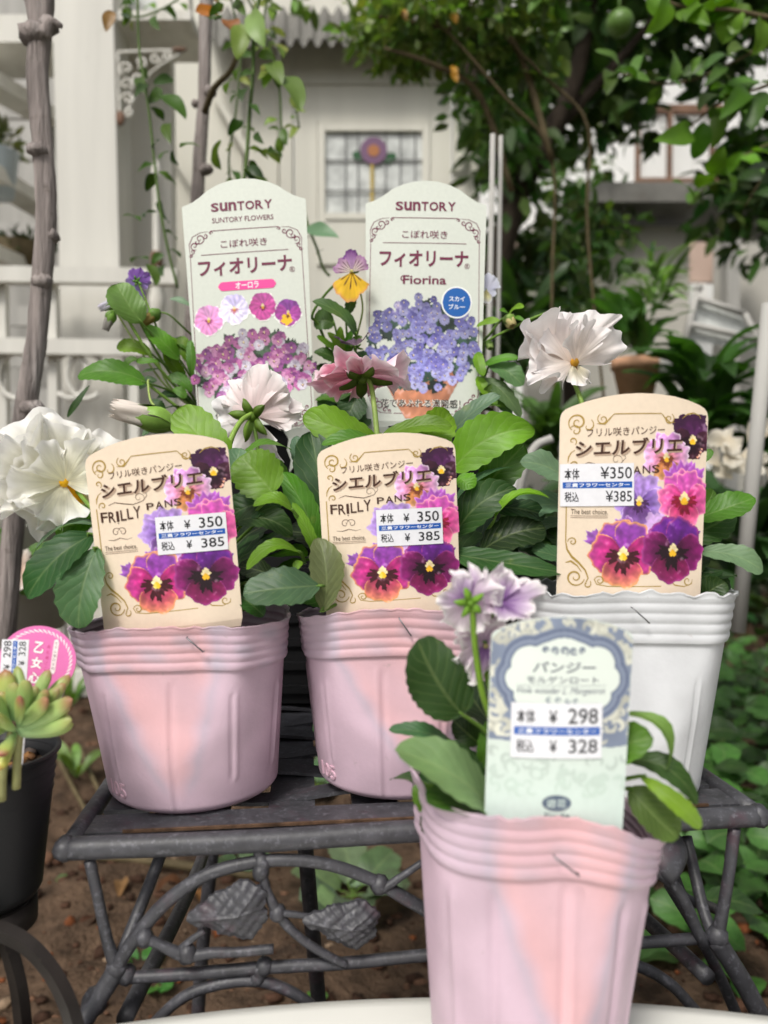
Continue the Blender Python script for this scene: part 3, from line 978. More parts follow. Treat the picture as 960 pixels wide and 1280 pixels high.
BR = (.36, .52, .14)
sprig('leafy_branch', 'branch of bright yellow green leaves in the top right corner', [(1010, 30), (960, 22), (910, 12), (860, 10), (800, -10)], .004, 16, 46, 36, BR, .95, 11)
sprig('leafy_branch', 'hanging spray of bright green leaves below the top right branch', [(1000, 90), (950, 110), (905, 125), (860, 160)], .003, 15, 44, 32, (.32, .47, .14), 1.0, 12)
sprig('leafy_branch', 'slender sprig of upturned green leaves before the distant balcony', [(950, 60), (880, 95), (830, 105), (790, 95), (760, 88)], .0025, 17, 36, 19, (.33, .46, .19), 1.1, 13, out=(-.3, -.3))
sprig('leafy_branch', 'drooping sprig of mid green leaves right of the balcony', [(985, 170), (930, 195), (890, 225), (860, 260)], .0025, 13, 34, 22, (.36, .50, .15), 1.25, 14)
sprig('leafy_branch', 'dark leafy spray at the right edge under the bright branch', [(1000, 190), (960, 215), (930, 260)], .0025, 10, 36, 20, (.2, .3, .13), 1.2, 15)

# ---- distant house with balcony, grey outbuilding
HD = 7.0
hs_ = empty('distant_house', (at(840, 640, HD)[0], HD + 1, 0), 'distant house with a bright balcony seen through the trees', 'house')
b = MB(); slab(b, 330, -300, 1250, 640, HD + 1.2, .2); b.build('wall', M['housewhite'], hs_, smooth=False)
b = MB(); slab(b, 770, 232, 910, 262, HD - .1, 1.1); b.build('balcony_floor', M['render'], hs_, smooth=False)
b = MB(); slab(b, 795, 130, 905, 140, HD, .06); slab(b, 795, 222, 905, 232, HD, .06)
for x in (796, 836, 890): slab(b, x, 140, x + 5, 222, HD, .05)
b.build('balcony_frame', M['rust'], hs_, smooth=False)
b = MB()
for x in range(803, 888, 7): slab(b, x, 141, x + 4, 221, HD + .06, .03)
b.build('balusters', M['housewhite'], hs_, smooth=False)
b = MB(); slab(b, 610, 300, 700, 322, HD + 1.0, .1); b.build('siding_panel', M['pinkwall'], hs_, smooth=False)
OD = 4.0
ob = empty('outbuilding', (at(840, 640, OD)[0], OD, 0), 'low grey outbuilding with an open side at the right', 'outbuilding')
b = MB(); slab(b, 660, 283, 862, 640, OD, .15); slab(b, 905, 283, 1150, 640, OD + .6, .15); b.build('wall', M['render'], ob, smooth=False)
b = MB(); b.box((at(855, 262, OD)[0], OD + .1, at(855, 262, OD)[2]), (1.15, .6, .10)); b.build('roof', M['roof'], ob, smooth=False)
b = MB(); slab(b, 910, 275, 926, 640, OD - .3, .08); b.build('post', M['shade'], ob, smooth=False)
b = MB(); slab(b, 862, 300, 905, 352, OD + .9, .05); b.build('siding', M['pinkwall'], ob, smooth=False)
b = MB(); slab(b, 864, 354, 884, 400, OD + .85, .05); b.build('shutter', M['housewhite'], ob, smooth=False)

# ---- garden bits at right, out of focus
def stake(name, label, p, q, w_, d, cat='stake', mt='white', rad=True):
    b = MB(); b.tube([at(*p), at(*q)], w_, 10, 1)
    tag(b.build(name, M[mt]), label, cat)


stake('garden_stake', 'thick grey stake leaning at the right edge behind the white pot', (962, 380, .85), (922, 790, .85), .0085, .85, mt='shade')
stake('garden_stake', 'tall thin whitish cane beside the right tall tag', (616, 168, .95), (606, 720, .95), .0035, .95, mt='shade')
stake('garden_stake', 'second thin cane crossing close to the tall whitish cane', (626, 170, .97), (618, 720, .97), .0028, .97, mt='shade')
cf = empty('cold_frame', at(880, 420, 1.9) * np.array((1, 1, 0)), 'small white framed glass garden cloche among the right plants', 'cold frame')
b = MB()
for p, q in [((872, 362), (850, 450)), ((870, 372), (930, 392)), ((862, 405), (950, 425)), ((930, 392), (955, 440)), ((850, 450), (850, 640)), ((955, 440), (955, 640))]:
    b.bar(at(*p, 1.9), at(*q, 1.9), .013, .013)
b.ball(at(873, 360, 1.9), .012)
b.build('frame', M['shade'], cf)
b = MB(); b.add([at(872, 374, 1.92), at(928, 394, 1.92), at(950, 440, 1.92), at(856, 424, 1.92)], [(0, 1, 2, 3)]); b.build('pane', M['glass'], cf, smooth=False)
o = MB().lathe([(.001, 0), (.03, 0), (.046, .07), (.050, .07), (.050, .09), (.045, .09), (.04, .06), (.001, .06)], at(795, 505, 1.5), 28).build('terracotta_pot', M['clay'])
tag(o, 'terracotta pot behind the pinkish white flower', 'pot')
o = MB().lathe([(.001, 0), (.03, 0), (.05, .03), (.055, .05), (.05, .05), (.001, .02)], at(835, 475, 1.5), 24).build('white_bowl', M['housewhite'])
tag(o, 'small white bowl beside the terracotta pot', 'bowl')
b = MB(); b.tube([at(690, 548, .75), at(668, 560, .75), at(652, 600, .75), at(640, 680, .76)], .0045, 8, 6)
tag(b.build('wire_hoop', M['shade']), 'grey bent hoop left of the right cream tag', 'hoop')


def strappy(name, label, px, py, d, n, length, width, base, seed, cat='plant', up=.9):
    rr = np.random.default_rng(seed)
    root = at(px, py, d)
    b = MB()
    for k in range(n):
        a = rr.uniform(0, 6.28)
        out = np.array((math.cos(a), math.sin(a), 0))
        Lk = length * rr.uniform(.6, 1.15)
        st = root + out * rr.uniform(0, length * .35) + np.array((0, 0, rr.uniform(-.3, .5) * length))
        tip = st + out * Lk * .8 + np.array((0, 0, Lk * rr.uniform(-.25, up)))
        P, UV, _ = leaf_arrays(st, tip, width * rr.uniform(.7, 1.2), face=rr.uniform(-20, 40), droop=.2, fold=.25, teeth=.02, shape=(.7, .9), seed=seed * 100 + k, nv=12, nu=3)
        b.grid(P, lin(np.array(base) * rr.uniform(.9, 1.65)), UV)
    o = b.build(name, M['tleaf']); tag(o, label, cat)
    return o


strappy('broadleaf_plant', 'dark broad leaved plant in the terracotta pot', 800, 430, 1.5, 34, .10, .032, (.22, .34, .15), 31)
strappy('broadleaf_plant', 'clump of long dark leaves right behind the cream tag on the white pot', 880, 510, 1.3, 60, .12, .042, (.20, .32, .13), 32)
strappy('broadleaf_plant', 'shadowy broad leaved bush at the right beside the grey stake', 950, 570, 1.35, 50, .13, .042, (.18, .28, .13), 33)
strappy('broadleaf_plant', 'dim leafy bush low between the tall cane and the wire hoop', 690, 560, 1.35, 50, .11, .03, (.22, .31, .15), 34)
strappy('broadleaf_plant', 'pale feathery plant in front of the grey outbuilding', 820, 370, 2.1, 60, .13, .018, (.36, .46, .26), 35)
strappy('broadleaf_plant', 'grey green bush below the outbuilding wall', 760, 430, 1.9, 50, .13, .035, (.20, .29, .15), 36)
strappy('broadleaf_plant', 'dark bush under the citrus tree beside the shed', 650, 440, 2.0, 70, .17, .045, (.17, .25, .13), 37)
strappy('broadleaf_plant', 'dark leafy mass at the right edge above the ground cover', 930, 700, 1.15, 36, .15, .05, (.15, .24, .12), 38)
strappy('broadleaf_plant', 'dark low bush behind the left pot and the fence', 60, 700, 2.6, 40, .16, .05, (.16, .22, .13), 39)
strappy('broadleaf_plant', 'dim leafy plant behind the white pot', 780, 640, 1.2, 55, .13, .036, (.16, .24, .12), 41)
b = MB(); rr = np.random.default_rng(8)
for k in range(16):
    P, c = petal_mesh(frame(at(rr.uniform(895, 960), rr.uniform(540, 600), 1.05), (rr.uniform(-1, 1), -1, rr.uniform(-.2, 1)), (0, 0, 1)), rr.uniform(0, 360), .03, 40, 0, .1, .1, .1, k, cgrad((.85, .8, .7), (.85, .83, .78)), nr=6, ns=9)
    b.grid(P, c)
o = b.build('white_blossom', M['petal']); tag(o, 'blurred cream white blossoms behind the grey stake at right', 'blossom')

# ground cover at right and beyond the soil: leaves nobody could count
rr = np.random.default_rng(77)
b = MB()
n = 1500
x = rr.uniform(.22, 1.2, n); y = rr.uniform(.75, 2.3, n)
keep = x > .24 + .12 * (y - .75) * 0 + .10 * np.sin(y * 9)
x, y = x[keep], y[keep]; n = len(x)
z = soil_height(x, y) + rr.random(n) ** 1.2 * .13
for i in range(n):
    a = rr.uniform(0, 6.28)
    p = np.array((x[i], y[i], z[i])); q = p + np.array((math.cos(a), math.sin(a), rr.uniform(-.2, .45))) * rr.uniform(.035, .07)
    P, UV, _ = leaf_arrays(p, q, rr.uniform(.028, .05), face=rr.uniform(-10, 50), teeth=.08, nteeth=5, seed=i, nv=10, nu=2, shape=(.5, .5))
    b.grid(P, lin(np.array((.21, .34, .15)) * rr.uniform(.75, 1.45)), UV)
tag(b.build('ground_cover', M['leaf']), 'dark green leafy ground cover at the lower right behind the bench', 'ground cover', kind='stuff')
b = MB()
n = 3200
pos = np.stack([rr.uniform(.5, 3.2, n), rr.uniform(2.5, 4.8, n), rr.random(n) ** 1.3 * .5 + .02], -1)
scatter(b, pos, .11, .05, rr, tone(rr, n, (.2, .29, .15), .35), out=np.array((0, -.4, .3)), down=-.2)
tag(b.build('undergrowth', M['tleaf']), 'dim leafy undergrowth along the back of the garden', 'undergrowth', kind='stuff')

# small weeds on the soil
def rosette(px, py, n, length, width, base, label, seed, up=.35, shape=(.5, .45), lift=0):
    rr = np.random.default_rng(seed)
    g = gpt(px, py) + np.array((0, 0, .004 + lift))
    root = empty('weed', g, label, 'weed')
    for k in range(n):
        a = 6.28 * (k + rr.uniform(-.3, .3)) / n
        d = np.array((math.cos(a), math.sin(a), rr.uniform(up * .4, up * 1.4)))
        leaf(root, g + d * length * .25, g + d * length * rr.uniform(.8, 1.2), width, tuple(np.array(base) * rr.uniform(.85, 1.1)), stalk=g, face=15, shape=shape, seed=seed * 30 + k, nv=14, nu=3)


rosette(175, 1215, 5, .032, .026, (.25, .46, .18), 'small bright green weed on the soil left of the lower rail', 1)
rosette(84, 1108, 4, .016, .014, (.35, .52, .25), 'tiny pale green seedling on the soil by the plant stand', 2)
rosette(195, 1238, 4, .02, .018, (.24, .45, .16), 'green seedling half under the lower iron arc', 3)
rosette(95, 975, 7, .05, .018, (.42, .54, .24), 'yellow green weed on the soil behind the black pot', 4, up=.9)
rosette(90, 900, 6, .045, .018, (.40, .55, .22), 'taller light green weed behind the succulent', 5, up=1.4, lift=.03)
rosette(440, 1125, 9, .085, .055, (.38, .47, .33), 'pale grey green crinkled weed behind the middle of the bench', 6, up=.3)
rosette(300, 1090, 5, .04, .03, (.34, .44, .30), 'grey green weed behind the left iron leaf', 7)
rosette(395, 990, 7, .08, .06, (.36, .48, .32), 'grey green plant glimpsed through the bench slats', 8, up=.5)
rosette(375, 960, 5, .07, .06, (.34, .50, .30), 'broad pale green leaves seen through the bench behind the pots', 9, up=.5, lift=.05)
rosette(395, 1255, 3, .012, .011, (.34, .52, .2), 'tiny green seedling under the bench near the white table', 10)
rosette(250, 1060, 4, .02, .02, (.36, .5, .24), 'little green seedling under the bench front rail', 11)

# ================================================================ wrought bench
HB = 0.144                         # bench top below the camera
zt = CAMZ - HB
DL, DR = .302, .333
FL = at(85, 1058, DL); FL[2] = zt
FR_ = at(948, 1019, DR); FR_[2] = zt
ex = nrm(FR_ - FL); ey = np.array((-ex[1], ex[0], 0)); WB = np.linalg.norm(FR_ - FL); DB = .275
bench = empty('plant_bench', ((FL[0] + FR_[0]) / 2, (FL[1] + FR_[1]) / 2 + DB / 2, 0), 'low dark wrought iron plant bench with woven strap top and vine shaped front', 'bench')


def BP(u, v, z=0.0):               # bench frame: along the front, going back, up
    return FL + ex * u + ey * v + np.array((0, 0, z))


def bf(px, py, off=0.0):
    """point of the bench's upright front plane (off = behind it) seen at a pixel"""
    d = FW + (px - 480) / F * RT + (640 - py) / F * UP
    n = ey
    t = (FL + ey * off - CAM).dot(n) / d.dot(n)
    return CAM + d * t


rb = np.random.default_rng(9)


def rod(name, pts, r, off=0.0, knots=(), mt='iron', ends=None):
    P = [bf(p[0], p[1], off + (p[2] if len(p) > 2 else 0)) for p in pts]
    b = MB().tube(P, np.array(r) * .58 if not np.isscalar(r) else r * .58, 12, 6, jit=.022, rng=rb)
    for k in knots: b.ball(bf(k[0], k[1], off), k[2] * .72, jit=.06, rng=rb, seg=10)
    return b.build(name, M[mt], bench)


RA = .0046
b = MB().tube([BP(-.001, 0, 0), BP(WB * .25, 0, -.0006), BP(WB * .5, 0, .0005), BP(WB * .75, 0, -.0004), BP(WB + .001, 0, 0)], RA, 14, 14, jit=.012, rng=rb)
b.ball(BP(-.001, 0), RA * 1.12, jit=.08, rng=rb); b.ball(BP(WB, 0), RA * 1.12, jit=.08, rng=rb)
b.build('front_rail', M['iron'], bench)
for u in (0, WB):
    MB().tube([BP(u, .004), BP(u, DB * .5), BP(u, DB)], RA * .95, 12, 10, jit=.04, rng=rb).build('side_rail', M['iron'], bench)
MB().tube([BP(0, DB), BP(WB / 2, DB), BP(WB, DB)], RA * .95, 12, 10, jit=.04, rng=rb).build('back_rail', M['iron'], bench)
# flat border and woven straps
Mx = np.stack([ex, ey, np.array((0, 0, 1))], 1)


def strap(name, u0, v0, u1, v1, z, th=.0022, m='iron'):
    c = BP((u0 + u1) / 2, (v0 + v1) / 2, z)
    return MB().box(c, (abs(u1 - u0), abs(v1 - v0), th), Mx).build(name, M[m], bench, smooth=False)


strap('border', .004, .008, WB - .004, .026, .0012)
strap('border', .004, DB - .026, WB - .004, DB - .006, .0012)
strap('border', .006, .0305, .026, DB - .0265, .0012)
strap('border', WB - .026, .0305, WB - .006, DB - .0265, .0012)
strap('rust_edge', .02, .0062, WB - .02, .0074, .0030, .0012, 'ironrust')
nv, nu_ = 7, 6
for i in range(nv):
    v = .052 + i * (DB - .10) / (nv - 1)
    pts = []
    us = np.linspace(.02, WB - .02, 60)
    z = -.0012 + .0022 * np.sin((us / WB * nu_ * 1.0 + (i % 2)) * math.pi)
    P = np.array([[BP(u, v - .006, zz), BP(u, v + .006, zz)] for u, zz in zip(us, z)])
    Q = P - np.array((0, 0, .0018))
    MB().grid(P).grid(Q[:, ::-1]).grid(np.stack([P[:, 0], Q[:, 0]], 1)[:, ::-1]).grid(np.stack([P[:, 1], Q[:, 1]], 1)).build('strap', M['iron'], bench)
for j in range(nu_):
    u = .05 + j * (WB - .1) / (nu_ - 1)
    strap('cross_strap', u - .011, .0305, u + .011, DB - .0265, -.0046 if j % 2 else -.0048)

# front legs and vine work (traced on the bench's own front plane)
rod('leg', [(112, 1075), (122, 1120), (134, 1175), (146, 1212)], [.0040, .0038, .0040, .005], knots=[(146, 1210, .0065)])
rod('leg', [(918, 1035), (912, 1085), (904, 1135), (896, 1172)], [.0046, .0044, .0044, .0055], off=.0, knots=[(896, 1170, .0072)])
rod('splayed_foot', [(146, 1212), (122, 1250, -.004), (95, 1295, -.010), (70, 1370, -.014), (62, 1500, -.012), (60, 2600, 0)], [.0072, .0066, .0068, .0062, .006, .006], knots=[(118, 1252, .0078)])
rod('splayed_foot', [(893, 1172), (915, 1205), (938, 1245), (962, 1300), (985, 1400), (1000, 2500)], [.0078, .0072, .0074, .007, .0065, .006])
rod('arch', [(138, 1222), (165, 1178), (205, 1130), (255, 1095), (310, 1079), (365, 1075), (420, 1083), (470, 1102), (505, 1122), (545, 1146), (600, 1185)],
    [.005, .0050, .0050, .0048, .0046, .0044, .0044, .0046, .0048, .0048, .005], off=-.001, knots=[(327, 1079, .0058), (475, 1106, .0060), (180, 1172, .0056)])
rod('arch', [(880, 1182), (845, 1110), (800, 1080), (740, 1072), (680, 1100), (600, 1185)], .0046, off=-.001)
rod('brace', [(202, 1066, .03), (185, 1110, .02), (165, 1160, .008), (146, 1208)], .0046)
rod('brace', [(858, 1046, .03), (868, 1090, .02), (880, 1140, .008), (893, 1172)], .0046)
rod('lower_rail', [(158, 1222), (240, 1217), (335, 1209), (430, 1204), (535, 1194), (660, 1187), (790, 1179), (885, 1172)], .0044, off=.001, knots=[(330, 1208, .0056), (158, 1218, .006)])
rod('lower_arc', [(170, 1310), (196, 1276), (230, 1246), (270, 1231), (318, 1226), (360, 1238), (395, 1262), (415, 1290)], .0040, off=.001, knots=[(322, 1222, .005)])
rod('lower_arc', [(690, 1240), (740, 1213), (790, 1206), (835, 1228), (868, 1262), (900, 1300)], .0044, off=.001)
rod('twig_ornament', [(178, 1170), (200, 1181), (232, 1194), (265, 1191), (300, 1190), (342, 1186)], [.004, .0035, .0046, .0036, .0034, .0034], off=-.004, knots=[(234, 1192, .0058), (180, 1172, .005)])
rod('twig_ornament', [(226, 1186), (240, 1174), (256, 1163)], [.0028, .0024, .002], off=-.004)
rod('twig_ornament', [(326, 1082), (333, 1112), (348, 1142), (368, 1166), (398, 1188), (432, 1206)], [.0038, .0034, .0038, .0032, .0032, .003], off=-.003, knots=[(347, 1141, .0052), (326, 1090, .005)])
rod('twig_ornament', [(350, 1141), (375, 1144), (398, 1148)], [.0026, .0022, .0018], off=-.004)
rod('twig_ornament', [(478, 1112), (500, 1097), (528, 1078)], [.0032, .0028, .0026], off=-.003)
rod('hanger', [(322, 1058), (325, 1070), (328, 1082)], .0042)
rod('hanger', [(322, 1208), (323, 1218), (324, 1226)], .0036)
rod('hanger', [(760, 1040), (758, 1060), (755, 1072)], .0042)


def vine_leaf(name, px, py, w_, h_, rot, seed):
    """cast lobed vine leaf with raised veins"""
    rr = np.random.default_rng(seed)
    c0 = bf(px, py, -.006)
    n = 120
    rows = []
    for k, t in enumerate(np.linspace(0, 1, 22)):
        row = []
        for a in np.linspace(0, 2 * math.pi, n, endpoint=False):
            lob = .92 + .10 * math.cos(3 * a + .3) + .05 * math.cos(7 * a) + .022 * math.cos(19 * a + 1) + .014 * math.sin(31 * a) + .26 * max(0, math.cos(a)) ** 14
            ux, uy = t * lob * math.cos(a), t * lob * math.sin(a)
            x, y = ux * w_ / 2, uy * h_ / 2
            ve = .0007 * math.exp(-(uy / .05) ** 2) + .0004 * max(0, math.cos((ux + abs(uy) * .9) * 9 + .6)) ** 10 * (1 - t ** 4) + .0007 * math.sin(ux * 5 + 1) * math.sin(uy * 4) + .0004 * math.sin(ux * 17) * math.sin(uy * 15)
            X = x * math.cos(rot) - y * math.sin(rot); Y = x * math.sin(rot) + y * math.cos(rot)
            row.append(c0 + ex * X + np.array((0, 0, 1)) * Y - ey * (ve + .004 * (1 - t * t)))
        rows.append(row)
    P = np.array(rows); Q = P + ey * .0018
    b = MB().grid(P, wrap=True).grid(Q, wrap=True).grid(np.stack([P[-1], Q[-1]]), wrap=True)
    return b.build(name, M['iron'], bench)


vine_leaf('iron_leaf', 295, 1139, .0300, .0245, math.pi + .12, 1)
vine_leaf('iron_leaf', 436, 1155, .0290, .0205, math.pi - .12, 2)
# scooped leaf under the right front corner
P = []
for t in np.linspace(0, 1, 14):
    row = []
    for s_ in np.linspace(-1, 1, 9):
        wd = math.sin(math.pi * min(1, .25 + t * .75)) ** .6
        row.append(bf(828 + 32 * s_ * wd, 1044 + 52 * t - 14 * s_ * s_ * 0, .004) + np.array((0, 0, 0)) - ey * (.010 * math.sin(t * 2.2) - .008 * s_ * s_))
    P.append(row)
P = np.array(P)
MB().grid(P).grid(P + ey * .0016).build('scooped_leaf', M['iron'], bench)
# rear legs, stretchers
for u, s_ in ((.03, -1), (WB - .03, 1)):
    P = [BP(u, DB - .01, -.005), BP(u + s_ * .004, DB - .005, -.10), BP(u + s_ * .02, DB + .02, -.25), BP(u + s_ * .03, DB + .03, -zt)]
    MB().tube(P, .0055, 10, 6, jit=.04, rng=rb).build('leg', M['iron'], bench)
    P = [BP(u * .7 + (0 if s_ < 0 else WB * .3), .004, -.075), BP(u, DB * .5, -.085), BP(u + s_ * .004, DB - .005, -.10)]
    MB().tube(P, .0038, 10, 6, jit=.04, rng=rb).build('stretcher', M['iron'], bench)
MB().tube([bf(836, 1105, .02), bf(880, 1180, .02), bf(928, 1290, .02), bf(950, 1400, .03)], .0028, 8, 4).build('stretcher', M['iron'], bench)
MB().tube([bf(842, 1092, .03), bf(856, 1122, .03), bf(884, 1132, .03), bf(903, 1140, .012)], .0026, 8, 5).build('scroll', M['iron'], bench)
MB().tube([BP(WB * .30, DB * .55, -.006), BP(WB * .33, DB * .6, -.12), BP(WB * .36, DB * .7, -.26), BP(WB * .36, DB * .7, -zt)], .0052, 8, 5).build('leg', M['iron'], bench)

# ================================================================ white round table in front
tc_ = at(600, 1256, .302)
TZ = CAMZ - .2072
tb = empty('garden_table', (.035, .302 - .64, 0), 'white enamelled round garden table at the bottom edge under the front pot', 'table')
prof = [(.001, -.012), (.60, -.012), (.633, -.010), (.639, -.006), (.640, -.002), (.638, .0015), (.632, .0022), (.62, 0), (.001, 0)]
MB().lathe(prof, (.035, .302 - .64 + .002, TZ - .002), 200).build('tabletop', M['table'], tb)
b = MB().lathe([(.25, 0), (.04, .03), (.03, .2), (.05, TZ - .02), (.001, TZ - .015)], (.035, .302 - .64, 0), 32)
b.build('pedestal', M['table'], tb)

# ================================================================ pots
def sstep(x):
    x = min(1, max(0, x)); return x * x * (3 - 2 * x)


def pot(name, c, r_top, r_bot, height, colfn, label, rimoff=None, ridges=5, ribs=(), flat=.0, group=None, mt='pot', seed=0, ragged=.00036, top=.77, lean=0.0, cat='plant pot'):
    """c = centre of the base. soft pot: ridged collar, moulded ribs, ragged rim"""
    rr = np.random.default_rng(seed)
    n = 240
    a = np.linspace(0, 2 * math.pi, n, endpoint=False)
    ang = (np.degrees(a) + 90 + 180) % 360 - 180           # 0 = towards the camera, + = to the right
    t = np.concatenate([np.linspace(0, .05, 5), np.linspace(.06, top, 34), np.linspace(top + .004, .985, 46), [.992, 1.0]])
    rag = rr.normal(0, 1, n); rag = np.convolve(np.r_[rag, rag[:4]], [.2, .3, .3, .2], 'same')[:n] * ragged * 2
    slow = sum(rr.normal(0, .0006) * np.sin(k * a + rr.uniform(0, 6)) for k in (2, 3, 5, 9, 13))
    ro = np.array([rimoff(x) for x in ang]) if rimoff else np.zeros(n)
    P, C = [], []
    for tt in t:
        r = r_bot + (r_top - r_bot) * tt
        if tt < .05: r -= .004 * (1 - tt / .05) ** 2
        rad = np.full(n, r)
        if tt > top:
            q = (tt - top) / (1 - top)
            rad += .0011 + .00058 * np.abs(np.sin(math.pi * q * ridges)) * (1 if q < .93 else .3)
            rad += .0012 * max(0, q - .9) / .1
        for ra, t0, t1, dp, sg in ribs:
            if t0 < tt < t1:
                e = min(1, (tt - t0) / .02, (t1 - tt) / .02)
                rad += dp * e * np.exp(-((ang - ra) / sg) ** 2)
        rad += slow * tt
        x = np.cos(a) * rad; y = np.sin(a) * rad
        if flat:
            k = flat * sstep((tt - .25) / .65)
            lim = -(rad - k)
            s_ = .0022 * min(1, k / .004) + 2e-5
            y = lim + s_ * np.logaddexp(0, (y - lim) / s_) if k > 0 else y
        z = height * tt + ro * max(0, (tt - .3) / .7) ** 1.5 + (rag if tt > .99 else rag * .4 if tt > .985 else 0)
        x = x + lean * z
        P.append(np.stack([x, y, np.broadcast_to(z, (n,))], 1) + c)
        C.append(np.array([colfn(x_, tt) for x_ in ang]))
    # inside: follows the outer wall
    n_out = len(P)
    for i_ in range(n_out - 1, 6, -1):
        Q = P[i_] - c
        rr_ = np.hypot(Q[:, 0], Q[:, 1])[:, None]
        Q2 = Q.copy(); Q2[:, :2] *= (1 - .0013 / rr_)
        P.append(Q2 + c); C.append(C[i_])
    root = empty(name, c, label, cat, group)
    b = MB().grid(np.array(P), np.array(C), wrap=True)
    b.add(P[0] + np.array((0, 0, .0015)), [tuple(range(n))[::-1]], C[0])
    b.build('pot_wall', M[mt], root)
    ORG[root.name + '_t'] = 0
    return root


def soil_disc(parent, c, r, z, seed, name='potting_soil', m='soil'):
    rr = np.random.default_rng(seed)
    a = np.linspace(0, 2 * math.pi, 40, endpoint=False)
    rows = [np.stack([np.cos(a) * r * k, np.sin(a) * r * k, z + rr.uniform(-.002, .003, 40) * (1 if k < 1 else .3)], 1) + c for k in np.linspace(.02, 1, 14)]
    return MB().grid(np.array(rows), wrap=True).build(name, M[m], parent)


def cpt(px, d, z):
    p = at(px, 640, d); return np.array((p[0], d, z))


def staple(parent, p, q, r=.00035):
    MB().tube([np.array(p) + (0, .002, 0), p, q, np.array(q) + (0, .002, 0)], r, 6, 1).build('staple', M['wire'], parent)


def emboss(parent, text, c, r_top, r_bot, height, ang0, t0, size, mt='pot', colr=(.86, .72, .78)):
    """raised digits following the pot wall"""
    V, Fc = text_arr(text)
    V = V.copy()
    wdt = V[:, 0].max() - V[:, 0].min()
    sc_ = size / (V[:, 1].max() - V[:, 1].min())
    rings = []
    for lift in (-.0002, .00075):
        z = height * t0 + (V[:, 1]) * sc_
        r = r_bot + (r_top - r_bot) * z / height + lift
        th = R(ang0) + (V[:, 0] * sc_) / r
        rings.append(np.stack([np.sin(th) * r, -np.cos(th) * r, z], 1) + c)
    b = MB()
    n = len(V)
    b.add(rings[1], Fc, lin(colr))
    ed = {}
    for f in Fc:
        for i in range(len(f)):
            e = (f[i], f[(i + 1) % len(f)])
            ed[tuple(sorted(e))] = ed.get(tuple(sorted(e)), []) + [e]
    side = [(e[0][0] + n, e[0][0], e[0][1], e[0][1] + n) for e in ed.values() if len(e) == 1]
    b.add(np.vstack([rings[1], rings[0]]), side, lin(colr))
    b.build('moulded_number', M[mt], parent, smooth=False)


# ---------------------------------------------------------------- text
TXT = {}


def text_arr(s, bold=0.0, shear=0.0):
    k = (s, bold, shear)
    if k not in TXT:
        cu = bpy.data.curves.new('txt', 'FONT')
        cu.body = s; cu.offset = bold; cu.shear = shear; cu.resolution_u = 3
        o = bpy.data.objects.new('txt', cu); col.objects.link(o)
        bpy.context.view_layer.update()
        dg = bpy.context.evaluated_depsgraph_get()
        me = bpy.data.meshes.new_from_object(o.evaluated_get(dg))
        V = np.array([v.co[:] for v in me.vertices]); Fc = [tuple(p.vertices) for p in me.polygons]
        bpy.data.objects.remove(o); bpy.data.curves.remove(cu); bpy.data.meshes.remove(me)
        TXT[k] = (V, Fc)
    return TXT[k]


